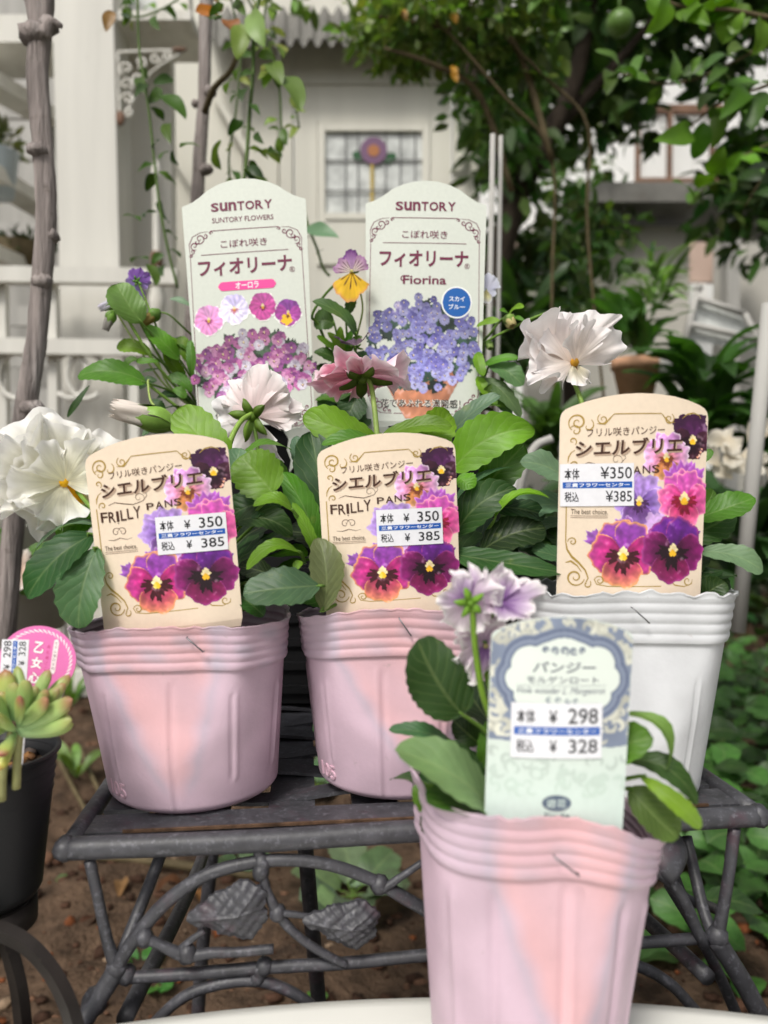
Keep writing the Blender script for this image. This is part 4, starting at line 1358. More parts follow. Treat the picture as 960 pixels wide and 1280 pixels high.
class Print:
    """flat printing in a tag's own drawing units (x right, y down): each piece is one layer of ink on the card"""
    def __init__(s, tf): s.b, s.tf = MB(), tf

    def poly(s, P, c, lay):
        P = np.array(P, float); n = len(P)
        xs = np.linspace(P[:, 0].min() + 1e-4, P[:, 0].max() - 1e-4, 26)
        G = []
        for x in xs:
            ys = [P[i][1] + (P[(i + 1) % n][1] - P[i][1]) * (x - P[i][0]) / (P[(i + 1) % n][0] - P[i][0]) for i in range(n)
                  if (P[i][0] - x) * (P[(i + 1) % n][0] - x) <= 0 and abs(P[i][0] - P[(i + 1) % n][0]) > 1e-9]
            G.append([(x, max(ys)), (x, min(ys))])
        s.b.grid(s.tf(np.array(G).reshape(-1, 2), lay).reshape(len(xs), 2, 3), lin(c)); return s

    def text(s, t, x0, y0, x1, y1, c, lay, bold=0.0, shear=0.0, rot=0.0):
        V, Fc = text_arr(t, bold, shear)
        a, bb = V.min(0), V.max(0)
        x = x0 + (V[:, 0] - a[0]) / (bb[0] - a[0]) * (x1 - x0)
        y = y1 - (V[:, 1] - a[1]) / (bb[1] - a[1]) * (y1 - y0)
        if rot:
            cx, cy = (x0 + x1) / 2, (y0 + y1) / 2
            x, y = cx + (x - cx) * math.cos(rot) - (y - cy) * math.sin(rot), cy + (x - cx) * math.sin(rot) + (y - cy) * math.cos(rot)
        s.b.add(s.tf(np.stack([x, y], 1), lay), Fc, lin(c)); return s

    def line(s, P, w_, c, lay, taper=False):
        P = np.array(P, float)
        if len(P) < 8:                       # straight rules: enough points to follow the bent card
            sg = np.r_[0, np.cumsum(np.linalg.norm(np.diff(P, axis=0), axis=1))]
            q = np.unique(np.r_[sg, np.linspace(0, sg[-1], max(8, int(sg[-1] / 14)))])
            P = np.stack([np.interp(q, sg, P[:, 0]), np.interp(q, sg, P[:, 1])], 1)
        T = np.gradient(P, axis=0); T /= np.linalg.norm(T, axis=1)[:, None] + 1e-9
        Nn = np.stack([-T[:, 1], T[:, 0]], 1)
        ww = np.full(len(P), w_ / 2)
        if taper: ww = ww * np.interp(np.linspace(0, 1, len(P)), [0, .35, 1], [.45, 1, .35])
        A, B = P + Nn * ww[:, None], P - Nn * ww[:, None]
        n = len(P)
        s.b.add(s.tf(np.vstack([A, B]), lay), [(i, i + 1, n + i + 1, n + i) for i in range(n - 1)], lin(c)); return s

    def disc(s, cx, cy, rx, ry, c, lay, n=40):
        a = np.linspace(0, 2 * math.pi, n, endpoint=False)
        return s.poly(np.stack([cx + rx * np.cos(a), cy + ry * np.sin(a)], 1), c, lay)

    def spiral(s, cx, cy, r, turns, a0, dirn, w_, c, lay):
        t = np.linspace(0, 1, int(26 * turns) + 6)
        rr = r * (1 - .86 * t)
        a = a0 + dirn * turns * 2 * math.pi * t
        return s.line(np.stack([cx + rr * np.cos(a), cy + rr * np.sin(a)], 1), w_, c, lay, True)

    def build(s, name, parent, bend, m='prnt'): return s.b.build(name, M[m], parent, smooth=False, local=True, bend=bend)


# ---------------------------------------------------------------- printed flower pictures (colours on a fine grid of the card)
class Canvas:
    def __init__(s, x0, y0, x1, y1, step):
        s.nx, s.ny = int((x1 - x0) / step) + 1, int((y1 - y0) / step) + 1
        s.X, s.Y = np.meshgrid(np.linspace(x0, x1, s.nx), np.linspace(y0, y1, s.ny))
        s.C = np.zeros((s.ny, s.nx, 3)); s.A = np.zeros((s.ny, s.nx), bool)

    def put(s, mask, c):
        s.C[mask] = c[mask] if getattr(c, 'ndim', 1) == 3 else np.array(c)
        s.A |= mask

    def mottle(s, seed, amt):
        rr = np.random.default_rng(seed)
        n = np.zeros(s.X.shape)
        for sc_, k in ((.020, 1.0), (.045, .8), (.09, .6), (.17, .5)):
            for _ in range(4):
                th, ph, p2 = rr.uniform(0, 6.28, 3)
                n += k * np.sin((s.X * math.cos(th) + s.Y * math.sin(th)) * sc_ + ph + 1.8 * np.sin((s.X * math.sin(th) - s.Y * math.cos(th)) * sc_ * .7 + p2)) / 5
        s.C *= (1 + amt * n)[..., None]
        hi = np.clip((n - .55) / .5, 0, 1)[..., None] * .35
        s.C = np.clip(s.C * (1 - hi) + hi * np.array((.98, .90, .96)), 0, 1)

    def blob(s, cx, cy, r, c, rough=.12, k=7, ph=0.0, sq=1.0):
        dx, dy = s.X - cx, (s.Y - cy) / sq
        th = np.arctan2(dy, dx); d = np.hypot(dx, dy)
        s.put(d < r * (1 + rough * np.sin(k * th + ph) + rough * .6 * np.sin(2.3 * k * th + 2 * ph)), c)

    def petal(s, cx, cy, ang, L_, wid, cin, cout, rng, rim=None, ruff=.06, streak=0.0, cmid=None):
        """one petal seen flat: fan from (cx,cy) towards ang (0 = up, clockwise)"""
        dx, dy = s.X - cx, s.Y - cy
        d = np.hypot(dx, dy)
        th = np.arctan2(dx, -dy) - ang
        th = (th + math.pi) % (2 * math.pi) - math.pi
        q = th / wid
        p0, p1 = rng.uniform(0, 6.28, 2)
        lim = L_ * np.clip(1 - np.abs(q) ** 3.2, 0, 1) ** .45 * (1 + ruff * np.sin(q * 9 + p0) + ruff * .6 * np.sin(q * 19 + p1))
        m = (d < lim) & (np.abs(q) < 1)
        t = np.clip(d / L_, 0, 1)[..., None]
        cin, cout = np.array(cin), np.array(cout)
        if cmid is None: c = cin * (1 - t) + cout * t
        else:
            cm = np.array(cmid)
            c = np.where(t < .5, cin * (1 - 2 * t) + cm * 2 * t, cm * (2 - 2 * t) + cout * (2 * t - 1))
        c = c * (1 + streak * np.sin(th * 34 + p0) * (1 - t[..., 0]) + .08 * np.sin(th * 13 + p1 + 5 * t[..., 0]) + .05 * np.sin(d / L_ * 12 + th * 5))[..., None]
        if rim is not None:
            k = np.clip((d / np.maximum(lim, 1e-6) - .9) / .08, 0, 1)[..., None]
            c = c * (1 - k) + np.array(rim) * k
        s.put(m, np.clip(c, 0, 1))

    def mesh(s, b, tf, lay):
        V = tf(np.stack([s.X.ravel(), s.Y.ravel()], 1), lay)
        m = s.A[:-1, :-1] & s.A[1:, 1:] & s.A[1:, :-1] & s.A[:-1, 1:]
        idx = np.arange(s.nx * s.ny).reshape(s.ny, s.nx)
        f = np.stack([idx[:-1, :-1][m], idx[1:, :-1][m], idx[1:, 1:][m], idx[:-1, 1:][m]], 1)
        used = np.unique(f); mp = np.zeros(s.nx * s.ny, int); mp[used] = np.arange(len(used))
        b.add(V[used], mp[f].tolist(), lin(np.clip(s.C.reshape(-1, 3)[used], 0, 1)))


def pansy_pic(cv, cx, cy, r, rot, up, side, low, rng, blotch=None, rim=None, eye=(.95, .72, .12), ruff=.07, br=.5, eyer=.1):
    for a in (-.42, .42): cv.petal(cx, cy, rot + a, r * 1.12, 1.0, up[0], up[1], rng, rim, ruff * .6)
    for a in (-1.55, 1.55): cv.petal(cx, cy, rot + a, r * 1.06, 1.05, side[0], side[1], rng, rim, ruff * .6, cmid=side[2] if len(side) > 2 else None)
    cv.petal(cx, cy, rot + math.pi, r * 1.04, 1.2, low[0], low[1], rng, rim, ruff * .6, cmid=low[2] if len(low) > 2 else None)
    if blotch is not None:
        for a, k in ((-1.75, .9), (1.75, .9), (math.pi, 1.0)):
            cv.petal(cx, cy, rot + a, r * br * k, .75, blotch, blotch, rng, None, .16)
    cv.blob(cx + r * .09 * math.sin(rot), cy - r * .09 * math.cos(rot), r * eyer * 1.3, (.90, .84, .62), .15, 3)
    cv.blob(cx - r * .06 * math.sin(rot), cy + r * .06 * math.cos(rot), r * eyer, eye, .1, 3)


def viola_pic(cv, cx, cy, r, rot, c_up, c_low, rng, halo=False, eye=(.92, .75, .2), blotch=None):
    if halo: cv.blob(cx, cy, r * 1.12, (.97, .97, .95), .05, 5)
    pansy_pic(cv, cx, cy, r, rot, (np.array(c_up) * .9, c_up), (np.clip(np.array(c_low) * 1.08, 0, 1), c_low), (np.clip(np.array(c_low) * 1.1, 0, 1), c_low), rng, blotch, None, eye, .03, .32, .09)


# ---------------------------------------------------------------- plant tags
def make_frame(bot, top, x0, y_top, y_bot, width_px, unit_w, d_bot, tilt_d, back=0.0):
    """places a tag: bottom/top centre pixels; returns origin and axes and the drawing-unit transform"""
    B = at(bot[0], bot[1], d_bot); T = at(top[0], top[1], d_bot + tilt_d)
    zax = T - B; Hh = np.linalg.norm(zax); zax = zax / Hh
    xax = np.array((1.0, 0, 0)); xax = nrm(xax - xax.dot(zax) * zax)
    yax = np.cross(zax, xax)
    mw = width_px * (d_bot + tilt_d / 2) / F
    sx = mw / unit_w; sz = Hh / (y_bot - y_top)

    def tf(P, lay):
        return np.stack([(P[:, 0] - x0) * sx, np.full(len(P), -.00025 - lay * .00008), (y_bot - P[:, 1]) * sz], 1)
    Mw = Matrix(((xax[0], yax[0], zax[0], B[0]), (xax[1], yax[1], zax[1], B[1]), (xax[2], yax[2], zax[2], B[2]), (0, 0, 0, 1)))
    return Mw, tf, sx, sz


def card(parent, tf, outline, bend, colr, name='card', edge=None):
    P = np.array(outline, float)
    n = len(P)
    A = tf(P, 0); B = A.copy(); B[:, 1] = .00025
    b = MB()
    # fine strips so the card can bend
    ys = np.unique(np.concatenate([P[:, 1], np.linspace(P[:, 1].min(), P[:, 1].max(), 40)]))
    rows = []
    for y in ys:
        xs = []
        for i in range(n):
            p, q = P[i], P[(i + 1) % n]
            if min(p[1], q[1]) <= y <= max(p[1], q[1]):
                if abs(p[1] - q[1]) < 1e-9: xs += [p[0], q[0]]
                else: xs.append(p[0] + (q[0] - p[0]) * (y - p[1]) / (q[1] - p[1]))
        rows.append((min(xs), max(xs)))
    G = np.array([[(xl + (xr - xl) * k / 24, y) for k in range(25)] for (xl, xr), y in zip(rows, ys)])
    F1 = tf(G.reshape(-1, 2), 0).reshape(len(ys), 25, 3)
    F2 = F1.copy(); F2[..., 1] = .00025
    cc = np.tile(lin(colr), (len(ys), 25, 1)) if not callable(colr) else lin(colr(G))
    b.grid(F1, cc); b.grid(F2[:, ::-1], cc)
    loop = [(0, j) for j in range(25)] + [(i, 24) for i in range(1, len(ys))] + [(len(ys) - 1, j) for j in range(23, -1, -1)] + [(i, 0) for i in range(len(ys) - 2, 0, -1)]
    L1 = np.array([F1[i, j] for i, j in loop + loop[:1]]); L2 = np.array([F2[i, j] for i, j in loop + loop[:1]])
    b.grid(np.stack([L1, L2]), lin((.95, .94, .91)))
    return b.build(name, M['card'], parent, smooth=False, local=True, bend=bend)


def tag_root(Mw, label, group=None):
    o = bpy.data.objects.new('plant_tag', None); col.objects.link(o)
    o.empty_display_size = .01
    o.matrix_world = Mw
    return tag(o, label, 'plant tag', group)


def price_sticker(root, tf, bend, cx, cy, w_, h_, rot, price, taxed, lay=6, ink=(.14, .14, .16), close=False):
    """white price label stuck on the tag"""
    ca, sa = math.cos(rot), math.sin(rot)

    def stf(P, l_):
        x = (P[:, 0] - .5) * w_; y = (P[:, 1] - .5) * h_
        return tf(np.stack([cx + x * ca - y * sa, cy + x * sa + y * ca], 1), l_)
    p = Print(stf)
    g = np.array([[(i / 8, j / 3) for i in range(9)] for j in range(4)], float)
    p.b.grid(stf(g.reshape(-1, 2), lay).reshape(4, 9, 3), lin((.89, .89, .91)))
    e = np.array([(0, 0), (1, 0), (1, 1), (0, 1), (0, 0)], float)
    p.b.grid(np.stack([stf(e, lay), stf(e, lay - 3)]), lin((.8, .8, .8)))
    st = p.build('price_sticker', root, bend, 'card')
    q = Print(stf)
    rr = np.random.default_rng(int(cx))
    q.text('本体', .06, .11, .26, .37, ink, lay + 1, .012)
    if close: q.text('¥' + price, .54, .08, .97, .36, ink, lay + 1, .004)
    else: q.text('¥', .41, .13, .50, .36, ink, lay + 1, .012).text(price, .62, .09, .95, .37, ink, lay + 1, .008)
    gg = np.array([[(.035 + .94 * i / 8, .43 + .145 * j) for i in range(9)] for j in range(2)], float)
    q.b.grid(stf(gg.reshape(-1, 2), lay + 1).reshape(2, 9, 3), lin((.10, .34, .68)))
    q.text('三貴フラワーセンター', .07, .455, .94, .55, (.94, .95, .97), lay + 2, .02)
    q.text('税込', .06, .66, .25, .90, ink, lay + 1, .012)
    if close: q.text('¥' + taxed, .61, .64, .97, .90, ink, lay + 1, .004)
    else: q.text('¥', .42, .67, .50, .89, ink, lay + 1, .012).text(taxed, .63, .65, .95, .90, ink, lay + 1, .008)
    o = q.b.build('lettering', M['prnt'], st, smooth=False, local=True, bend=bend)
    return st


# ---- cream pansy tags (drawing units: 960 wide sheet, apex y 52, rim line y 1230)
GOLD = (.66, .55, .27); BRN = (.33, .22, .17)
CREAM_OUT = [(55, 215), (57, 185), (66, 160), (85, 140), (120, 124), (200, 96), (290, 73), (390, 58), (490, 52), (590, 55), (690, 67), (780, 88), (850, 112), (885, 132), (902, 155), (908, 185), (908, 215),
             (884, 1230), (800, 1500), (560, 1900), (390, 1900), (140, 1500), (50, 1230)]
cvr = np.random.default_rng(4)
CV = Canvas(170, 165, 904, 1165, 4.2)
DKP, BLK = (.17, .05, .17), (.09, .02, .06)
for dx, dy, r in ((-45, -55, 70), (30, -75, 70), (-70, 10, 55), (55, -10, 80)): CV.blob(800 + dx, 290 + dy, r, (.20, .07, .20), .10, 6, dx)
pansy_pic(CV, 812, 315, 105, .1, ((.30, .10, .32), (.22, .07, .22)), (BLK, (.24, .09, .16)), (BLK, (.20, .07, .12)), cvr, BLK, None, br=.7, eyer=.16)
for a in range(5): CV.blob(870 - 6 * a, 372 + 12 * a - abs(a - 2) * 6, 6, (.9, .62, .5), .2, 4)
pansy_pic(CV, 655, 415, 132, -.1, ((.93, .80, .93), (.80, .50, .80)), ((.80, .45, .35), (.90, .72, .90), (.88, .55, .72)), ((.60, .30, .14), (.88, .66, .45), (.74, .46, .24)), cvr, (.45, .2, .1), (.97, .86, .95), br=.35, ruff=.12)
pansy_pic(CV, 500, 660, 145, .15, ((.60, .45, .80), (.72, .58, .88)), ((.30, .18, .45), (.74, .62, .88), (.50, .36, .70)), ((.25, .12, .32), (.62, .45, .78), (.42, .25, .55)), cvr, (.22, .1, .28), (.80, .70, .92), br=.42, ruff=.12)
for a in (-.6, 0, .6): CV.petal(770, 600, a, 165, .6, (.70, .28, .68), (.66, .30, .74), cvr, (.82, .55, .85), .08)
CV.blob(600, 790, 70, (.82, .66, .90), .15, 5)
pansy_pic(CV, 768, 648, 150, 0, ((.80, .28, .62), (.78, .30, .68)), ((.60, .10, .28), (.92, .42, .66), (.82, .24, .54)), ((.60, .08, .20), (.93, .44, .62), (.80, .20, .44)), cvr, (.50, .05, .14), (.98, .62, .72), br=.55, ruff=.10, eyer=.14)
for cx, cy, r, a in ((265, 850, 90, -.9), (400, 830, 110, -.2), (330, 830, 90, -.5), (560, 880, 105, .3)): CV.petal(cx + 40, cy + 60, a, r * 1.3, .7, (.48, .18, .60), (.62, .36, .74), cvr, (.80, .62, .88), .09)
pansy_pic(CV, 415, 962, 180, .05, ((.50, .14, .55), (.58, .26, .70)), ((.32, .05, .16), (.80, .24, .60), (.70, .12, .44)), ((.22, .04, .08), (.93, .58, .40), (.70, .22, .34)), cvr, (.20, .03, .06), (.96, .66, .40), br=.55, ruff=.07, eyer=.12)
for a in (-.75, 0, .75): CV.petal(745, 930, a, 155, .62, (.20, .03, .28), (.42, .14, .60), cvr, (.48, .22, .66), .06)
pansy_pic(CV, 705, 940, 176, .1, ((.22, .03, .28), (.40, .12, .58)), ((.10, .01, .06), (.52, .08, .40), (.30, .03, .22)), ((.14, .02, .08), (.55, .10, .36), (.38, .04, .22)), cvr, (.07, .01, .04), (.60, .20, .50), br=.55, ruff=.06, eyer=.11)

CV.mottle(3, .20)
CV.C = CV.C * .90 + np.array((.80, .70, .76)) * .10


def cream_bend(hw, amt=.0045):
    def f(v):
        v = v.copy(); v[:, 1] += amt * (v[:, 0] / hw) ** 2
        k = np.maximum(0, -.0035 - v[:, 2])
        v[:, 1] += np.minimum(k * 3, .004) * .5 + k * .32          # below the rim the foot follows the pot wall
        return v
    return f


def cream_tag(bot, top, wpx, d, label, sticker, close=False, dt=-.004):
    Mw, tf, sx, sz = make_frame(bot, top, 480, 52, 1230, wpx, 850, d, dt)
    root = tag_root(Mw, label, 'cream pansy tags')
    bend = cream_bend(425 * sx)
    card(root, tf, CREAM_OUT, bend, (.90, .83, .745))
    b = MB(); CV.mesh(b, tf, 1); b.build('flower_picture', M['prnt'], root, smooth=False, local=True, bend=bend)
    o = Print(tf)
    W_ = 7.5
    o.line([(350, 168), (440, 166), (620, 164)], 5, GOLD, 2)
    o.line([(96, 470 + k * 10) for k in range(43)], 6, GOLD, 2)
    o.line([(100, 440), (104, 410), (118, 385), (140, 370)], W_, GOLD, 2, True)
    o.spiral(150, 215, 52, 1.6, 2.2, 1, W_ + 3, GOLD, 2).spiral(140, 262, 34, 1.1, 3.6, 1, W_, GOLD, 2).spiral(205, 235, 40, .7, 5.2, 1, W_, GOLD, 2)
    o.spiral(288, 198, 32, 1.4, 4.2, -1, W_, GOLD, 2).line([(350, 168), (330, 190), (300, 226), (255, 222)], W_, GOLD, 2, True)
    o.spiral(665, 194, 32, 1.4, 5.2, 1, W_, GOLD, 2).line([(620, 164), (640, 188), (672, 214), (700, 214)], W_, GOLD, 2, True)
    o.line([(745, 190), (775, 166), (815, 158), (850, 172), (860, 190)], W_, GOLD, 2, True).spiral(125, 320, 24, 1.0, 1, -1, W_, GOLD, 2).spiral(138, 455, 26, 1.1, 2.5, 1, W_, GOLD, 2)
    o.spiral(132, 890, 26, 1.3, 3.1, 1, W_, GOLD, 2)
    o.line([(96, 890), (104, 935), (130, 975), (170, 1010), (205, 1050), (222, 1095), (205, 1130)], 13, GOLD, 2, True)
    o.spiral(150, 1092, 52, 1.5, .2, 1, W_ + 3, GOLD, 2).line([(96, 1010), (125, 1000), (160, 1025), (185, 1060)], W_ + 3, GOLD, 2, True)
    o.spiral(285, 1108, 28, 1.3, 3.4, 1, W_, GOLD, 2).spiral(215, 1130, 26, .8, 5.5, 1, W_, GOLD, 2)
    o.line([(255, 1100), (270, 1130), (330, 1140), (430, 1140), (640, 1138)], 5, GOLD, 0.6)
    o.spiral(800, 1110, 30, 1.2, 6, 1, W_, GOLD, .6).line([(690, 1100), (720, 1132), (780, 1142), (830, 1125)], W_, GOLD, .6, True)
    # emblem and rules
    o.spiral(205, 622, 30, 1.2, 0, -1, 4, BRN, 2).spiral(245, 622, 30, 1.2, 3.14, 1, 4, BRN, 2).disc(226, 570, 4, 4, BRN, 2, 8)
    o.line([(150, 668), (185, 672), (226, 660), (268, 672), (300, 664)], 4, BRN, 2, True)
    o.line([(120, 742), (220, 742), (325, 741)], 2.5, (.55, .45, .38), 2).line([(120, 752), (220, 752), (325, 751)], 2.5, (.55, .45, .38), 2)
    o.line([(175, 455), (215, 440), (270, 452), (330, 462), (390, 446), (418, 415), (412, 395)], 5, BRN, 2, True).spiral(368, 425, 34, 1.1, .5, -1, 4, (.5, .42, .36), 2)
    o.build('scrollwork', root, bend)
    t = Print(tf)
    t.text('フリル咲きパンジー', 200, 240, 640, 288, BRN, 3, .0, rot=-.045)
    t.text('シエルブリエ', 148, 312, 752, 402, (.72, .62, .54), 3, .03, .1, rot=-.045)
    t.text('シエルブリエ', 140, 302, 744, 394, (.27, .17, .13), 4, .022, .1, rot=-.045)
    for i, ch in enumerate('FRILLY'):
        wd = [44, 44, 16, 36, 36, 44][i]; x = 118 + [0, 50, 100, 126, 168, 208][i]
        t.text(ch, x, 494 - i * 3 + [0, 4, 6, 6, 3, -4][i], x + wd, 556 - i * 1.5 + [0, 6, 6, 4, 0, 0][i], (.28, .18, .14), 3, .01)
    for i, ch in enumerate('PANS'):
        x = 408 + i * 54; t.text(ch, x, 464 - i * 4, x + 44, 506 - i * 3, (.28, .18, .14), 3, .008)
    t.text('The best choice.', 122, 704, 324, 732, (.34, .26, .2), 3, .0)
    t.build('lettering', root, bend)
    price_sticker(root, tf, bend, *sticker, '350', '385', close=close)
    return root


# ---- tall mint tags (drawing units: shoulders y 175, apex y 63, foot y 1225)
half = [(0, 63), (60, 68), (120, 84), (170, 107), (212, 138), (245, 158), (275, 170), (296, 175), (302, 182)]
MINT_OUT = [(400 - x, y) for x, y in half[::-1]] + [(400 + x, y) for x, y in half[1:]] + [(677, 1225), (660, 1300), (430, 1560), (370, 1560), (140, 1300), (123, 1225)]
MAR = (.42, .10, .24)


def mint_base(root, tf, y_fr, x_shift=0):
    o = Print(tf)
    y0 = y_fr
    o.line([(232, y0), (400, y0), (560, y0)], 3.2, MAR, 2)
    for sgn in (-1, 1):
        X = lambda x: 397 + sgn * x
        o.line([(X(270), y0 + 105 + k * 20) for k in range(38)] + [(X(258), y0 + 885)], 3.0, MAR, 1.4)
        s = sgn
        o.line([(X(270), y0 + 110), (X(273), y0 + 60), (X(255), y0 + 22), (X(215), y0 + 4), (X(178), y0 + 2)], 4, MAR, 2, True)
        for (cx, cy, r, tr, a0, dn) in ((220, 34, 26, 1.4, .5, 1), (248, 66, 20, 1.3, 2, -1), (192, 22, 14, 1.2, 0, 1), (258, 92, 12, 1.2, 1, 1), (165, 10, 9, 1.1, 3, 1), (266, 110, 9, 1.1, 0, 1), (236, 48, 14, 1, 4, -1)):
            o.spiral(X(cx), y0 + cy, r, tr, a0 if s > 0 else math.pi - a0, dn * s, 5.5, MAR, 2)
        for (cx, cy, r, tr, a0, dn) in ((215, 905, 24, 1.4, .5, -1), (236, 880, 16, 1.2, 2, 1), (185, 925, 13, 1.2, 3, 1), (248, 855, 10, 1.1, 2, 1), (165, 930, 8, 1.1, 2, 1)):
            o.spiral(X(cx), y0 + cy, r, tr, a0 if s > 0 else math.pi - a0, dn * s, 5.5, MAR, 1.4)
        o.line([(X(258), y0 + 885), (X(240), y0 + 920), (X(205), y0 + 938), (X(150), y0 + 941)], 4, MAR, 1.4, True)
    o.line([(255, y0 + 941), (400, y0 + 941), (545, y0 + 941)], 3, MAR, 1.4)
    return o


def logo(t, x0, y0, x1, y1):
    """the maker's word in capitals, its second and third letters drawn small-case at capital height"""
    n = [1.0, 1.0, 1.0, .92, 1.14, 1.02, 1.02]
    tot = sum(n) + .12 * 6
    x = x0
    for ch, k in zip('SunTORY', n):
        wd = (x1 - x0) * k / tot
        t.text(ch, x, y0, x + wd, y1, MAR, 3, .028)
        x += wd + (x1 - x0) * .12 / tot


def flat_bend(hw, amt):
    def f(v):
        v = v.copy(); v[:, 1] += amt * (v[:, 0] / hw) ** 2
        k = np.maximum(0, -.0035 - v[:, 2])
        v[:, 1] += np.minimum(k * 3, .004) * .5 + k * .32          # below the rim the foot follows the pot wall
        return v
    return f


def mint_tag(bot, top, wpx, d, label, which, dt=.012):
    Mw, tf, sx, sz = make_frame(bot, top, 400, 63, 1225, wpx, 605, d, dt)
    root = tag_root(Mw, label)
    bend = flat_bend(300 * sx, .0007)
    card(root, tf, MINT_OUT, bend, (.81, .83, .79))
    rr = np.random.default_rng(6 if which == 'A' else 7)
    cv = Canvas(98, 560, 704, 1215, 3.6)
    if which == 'B':
        m = (cv.Y > 985) & (cv.Y < 1212) & (np.abs(cv.X - 388) < np.interp(cv.Y, [985, 1030, 1150, 1212], [188, 186, 120, 78]))
        c = np.array((.80, .53, .40)) * (1 - .22 * ((cv.X - 360) / 190) ** 2 + .08 * np.sin(cv.Y * .06 + np.sin(cv.X * .05) * 2) * np.sin(cv.X * .04))[..., None]
        c[(cv.Y > 1015) & (cv.Y < 1026)] *= .86
        cv.put(m, np.clip(c, 0, 1))
        dome = (388, 860, 285, 235)
        cols_up = [(.52, .50, .80), (.58, .56, .85), (.44, .42, .74), (.62, .60, .86)]
        cols_lo = [(.62, .62, .90), (.68, .67, .92), (.52, .50, .82), (.74, .74, .94)]
        dark = (.16, .24, .20)
    else:
        dome = (400, 962, 292, 172)
        cols_up = [(.76, .38, .68), (.66, .32, .62), (.84, .48, .72), (.58, .26, .58), (.86, .80, .90)]
        cols_lo = [(.92, .62, .82), (.85, .48, .74), (.94, .72, .86), (.70, .38, .68), (.93, .90, .96)]
        dark = (.20, .27, .20)
    cx, cy, rx, ry = dome
    for i in range(130):
        a = rr.uniform(0, 6.28); q = rr.random() ** .5
        cv.blob(cx + rx * .93 * q * math.cos(a), cy + ry * .9 * q * math.sin(a), rr.uniform(16, 34), np.array(dark) * rr.uniform(.6, 1.5), .25, 4, i)
    P = []
    for i in range(200 if which == 'B' else 150):
        a = rr.uniform(0, 6.28); q = rr.random() ** .5
        P.append((cx + rx * q * math.cos(a), cy + ry * q * math.sin(a) * (1 if math.sin(a) < 0 else .92)))
    P.sort(key=lambda p: p[1] + rr.uniform(-40, 40))
    for x, y in P:
        k = rr.integers(0, len(cols_up))
        top_ = (y - (cy - ry)) / (2 * ry)
        dk = .62 + .38 * min(1, max(0, top_ + .15 - .3 * abs(x - cx) / rx))
        viola_pic(cv, x, y, rr.uniform(18, 25) * (1.0 if which == 'B' else 1.12), rr.uniform(-.5, .5), np.array(cols_up[k]) * dk, np.array(cols_lo[k]) * dk, rr, eye=(.93, .86, .6),
                  blotch=(np.array((.32, .26, .58)) if which == 'B' else np.array((.52, .16, .40))) * dk)
    if which == 'A':
        for (x, y, r, rot, u_, l_, e_, bl) in ((200, 726, 66, .05, (.88, .62, .82), (.90, .58, .80), (.85, .7, .1), (.62, .22, .45)), (325, 683, 66, 0, (.80, .76, .93), (.86, .83, .96), (.80, .45, .1), (.72, .45, .55)),
                                               (463, 679, 62, .05, (.72, .30, .60), (.74, .28, .58), (.85, .6, .1), (.45, .06, .25)), (582, 716, 60, .12, (.50, .22, .56), (.62, .24, .58), (.95, .78, .1), None)):
            viola_pic(cv, x, y, r, rot, u_, l_, rr, True, e_, bl)
            if bl is None: cv.blob(x - 8, y + 30, 26, (.93, .74, .12), .12, 5); cv.blob(x - 2, y + 16, 8, (.4, .1, .1), .3, 5)
    cv.mottle(5, .10)
    b = MB(); cv.mesh(b, tf, 2.4); b.build('flower_picture', M['prnt'], root, smooth=False, local=True, bend=bend)
    o = mint_base(root, tf, 247 if which == 'B' else 304)
    t = Print(tf); cp = Print(tf)
    if which == 'B':
        logo(t, 248, 168, 548, 212)
        t.text('こぼれ咲き', 283, 308, 508, 348, MAR, 3, .004); o.line([(188, 370), (400, 370), (603, 370)], 3, MAR, 2)
        t.text('フィオリーナ', 172, 406, 613, 487, MAR, 3, .03); t.text('®', 594, 466, 620, 492, MAR, 3)
        t.text('Fiorina', 290, 527, 504, 570, MAR, 3, .018)
        t.spiral(292, 545, 16, .9, 5, -1, 6, MAR, 3)
        t.disc(557, 655, 77, 77, (.93, .94, .93), 3.4).disc(557, 655, 70, 70, (.07, .36, .66), 4.2)
        t.text('スカイ', 519, 626, 597, 650, (.95, .96, .97), 5, .015).text('ブルー', 517, 664, 598, 688, (.95, .96, .97), 5, .015)
        for k, c, l_ in ((.075, (.95, .94, .9), 3.6), (.012, (.13, .11, .11), 4.4)):
            cp.text('花であふれる満開感！', 190, 1120, 580, 1160, c, l_, k)
    else:
        logo(t, 240, 172, 538, 214)
        t.text('SUNTORY FLOWERS', 242, 244, 540, 268, MAR, 3, .004)
        t.text('こぼれ咲き', 277, 352, 502, 390, MAR, 3, .004); o.line([(180, 416), (400, 416), (603, 416)], 3, MAR, 2)
        t.text('フィオリーナ', 162, 441, 616, 520, MAR, 3, .03); t.text('®', 602, 498, 628, 524, MAR, 3)
        a = np.linspace(math.pi / 2, 3 * math.pi / 2, 12)
        pill = [(275 + 21 * math.cos(x), 572 - 21 * math.sin(x)) for x in a] + [(512 - 21 * math.cos(x), 572 + 21 * math.sin(x)) for x in a]
        t.poly(pill, (.93, .28, .60), 3)
        t.text('オーロラ', 337, 556, 450, 588, (.98, .95, .96), 4, .02)
        for k, c, l_ in ((.075, (.95, .94, .9), 3.6), (.012, (.13, .11, .11), 4.4)):
            cp.text('花であふれる満開感！', 205, 1146, 595, 1186, c, l_, k)
    o.build('border', root, bend)
    t.build('lettering', root, bend)
    cp.build('caption', root, bend)
    return root


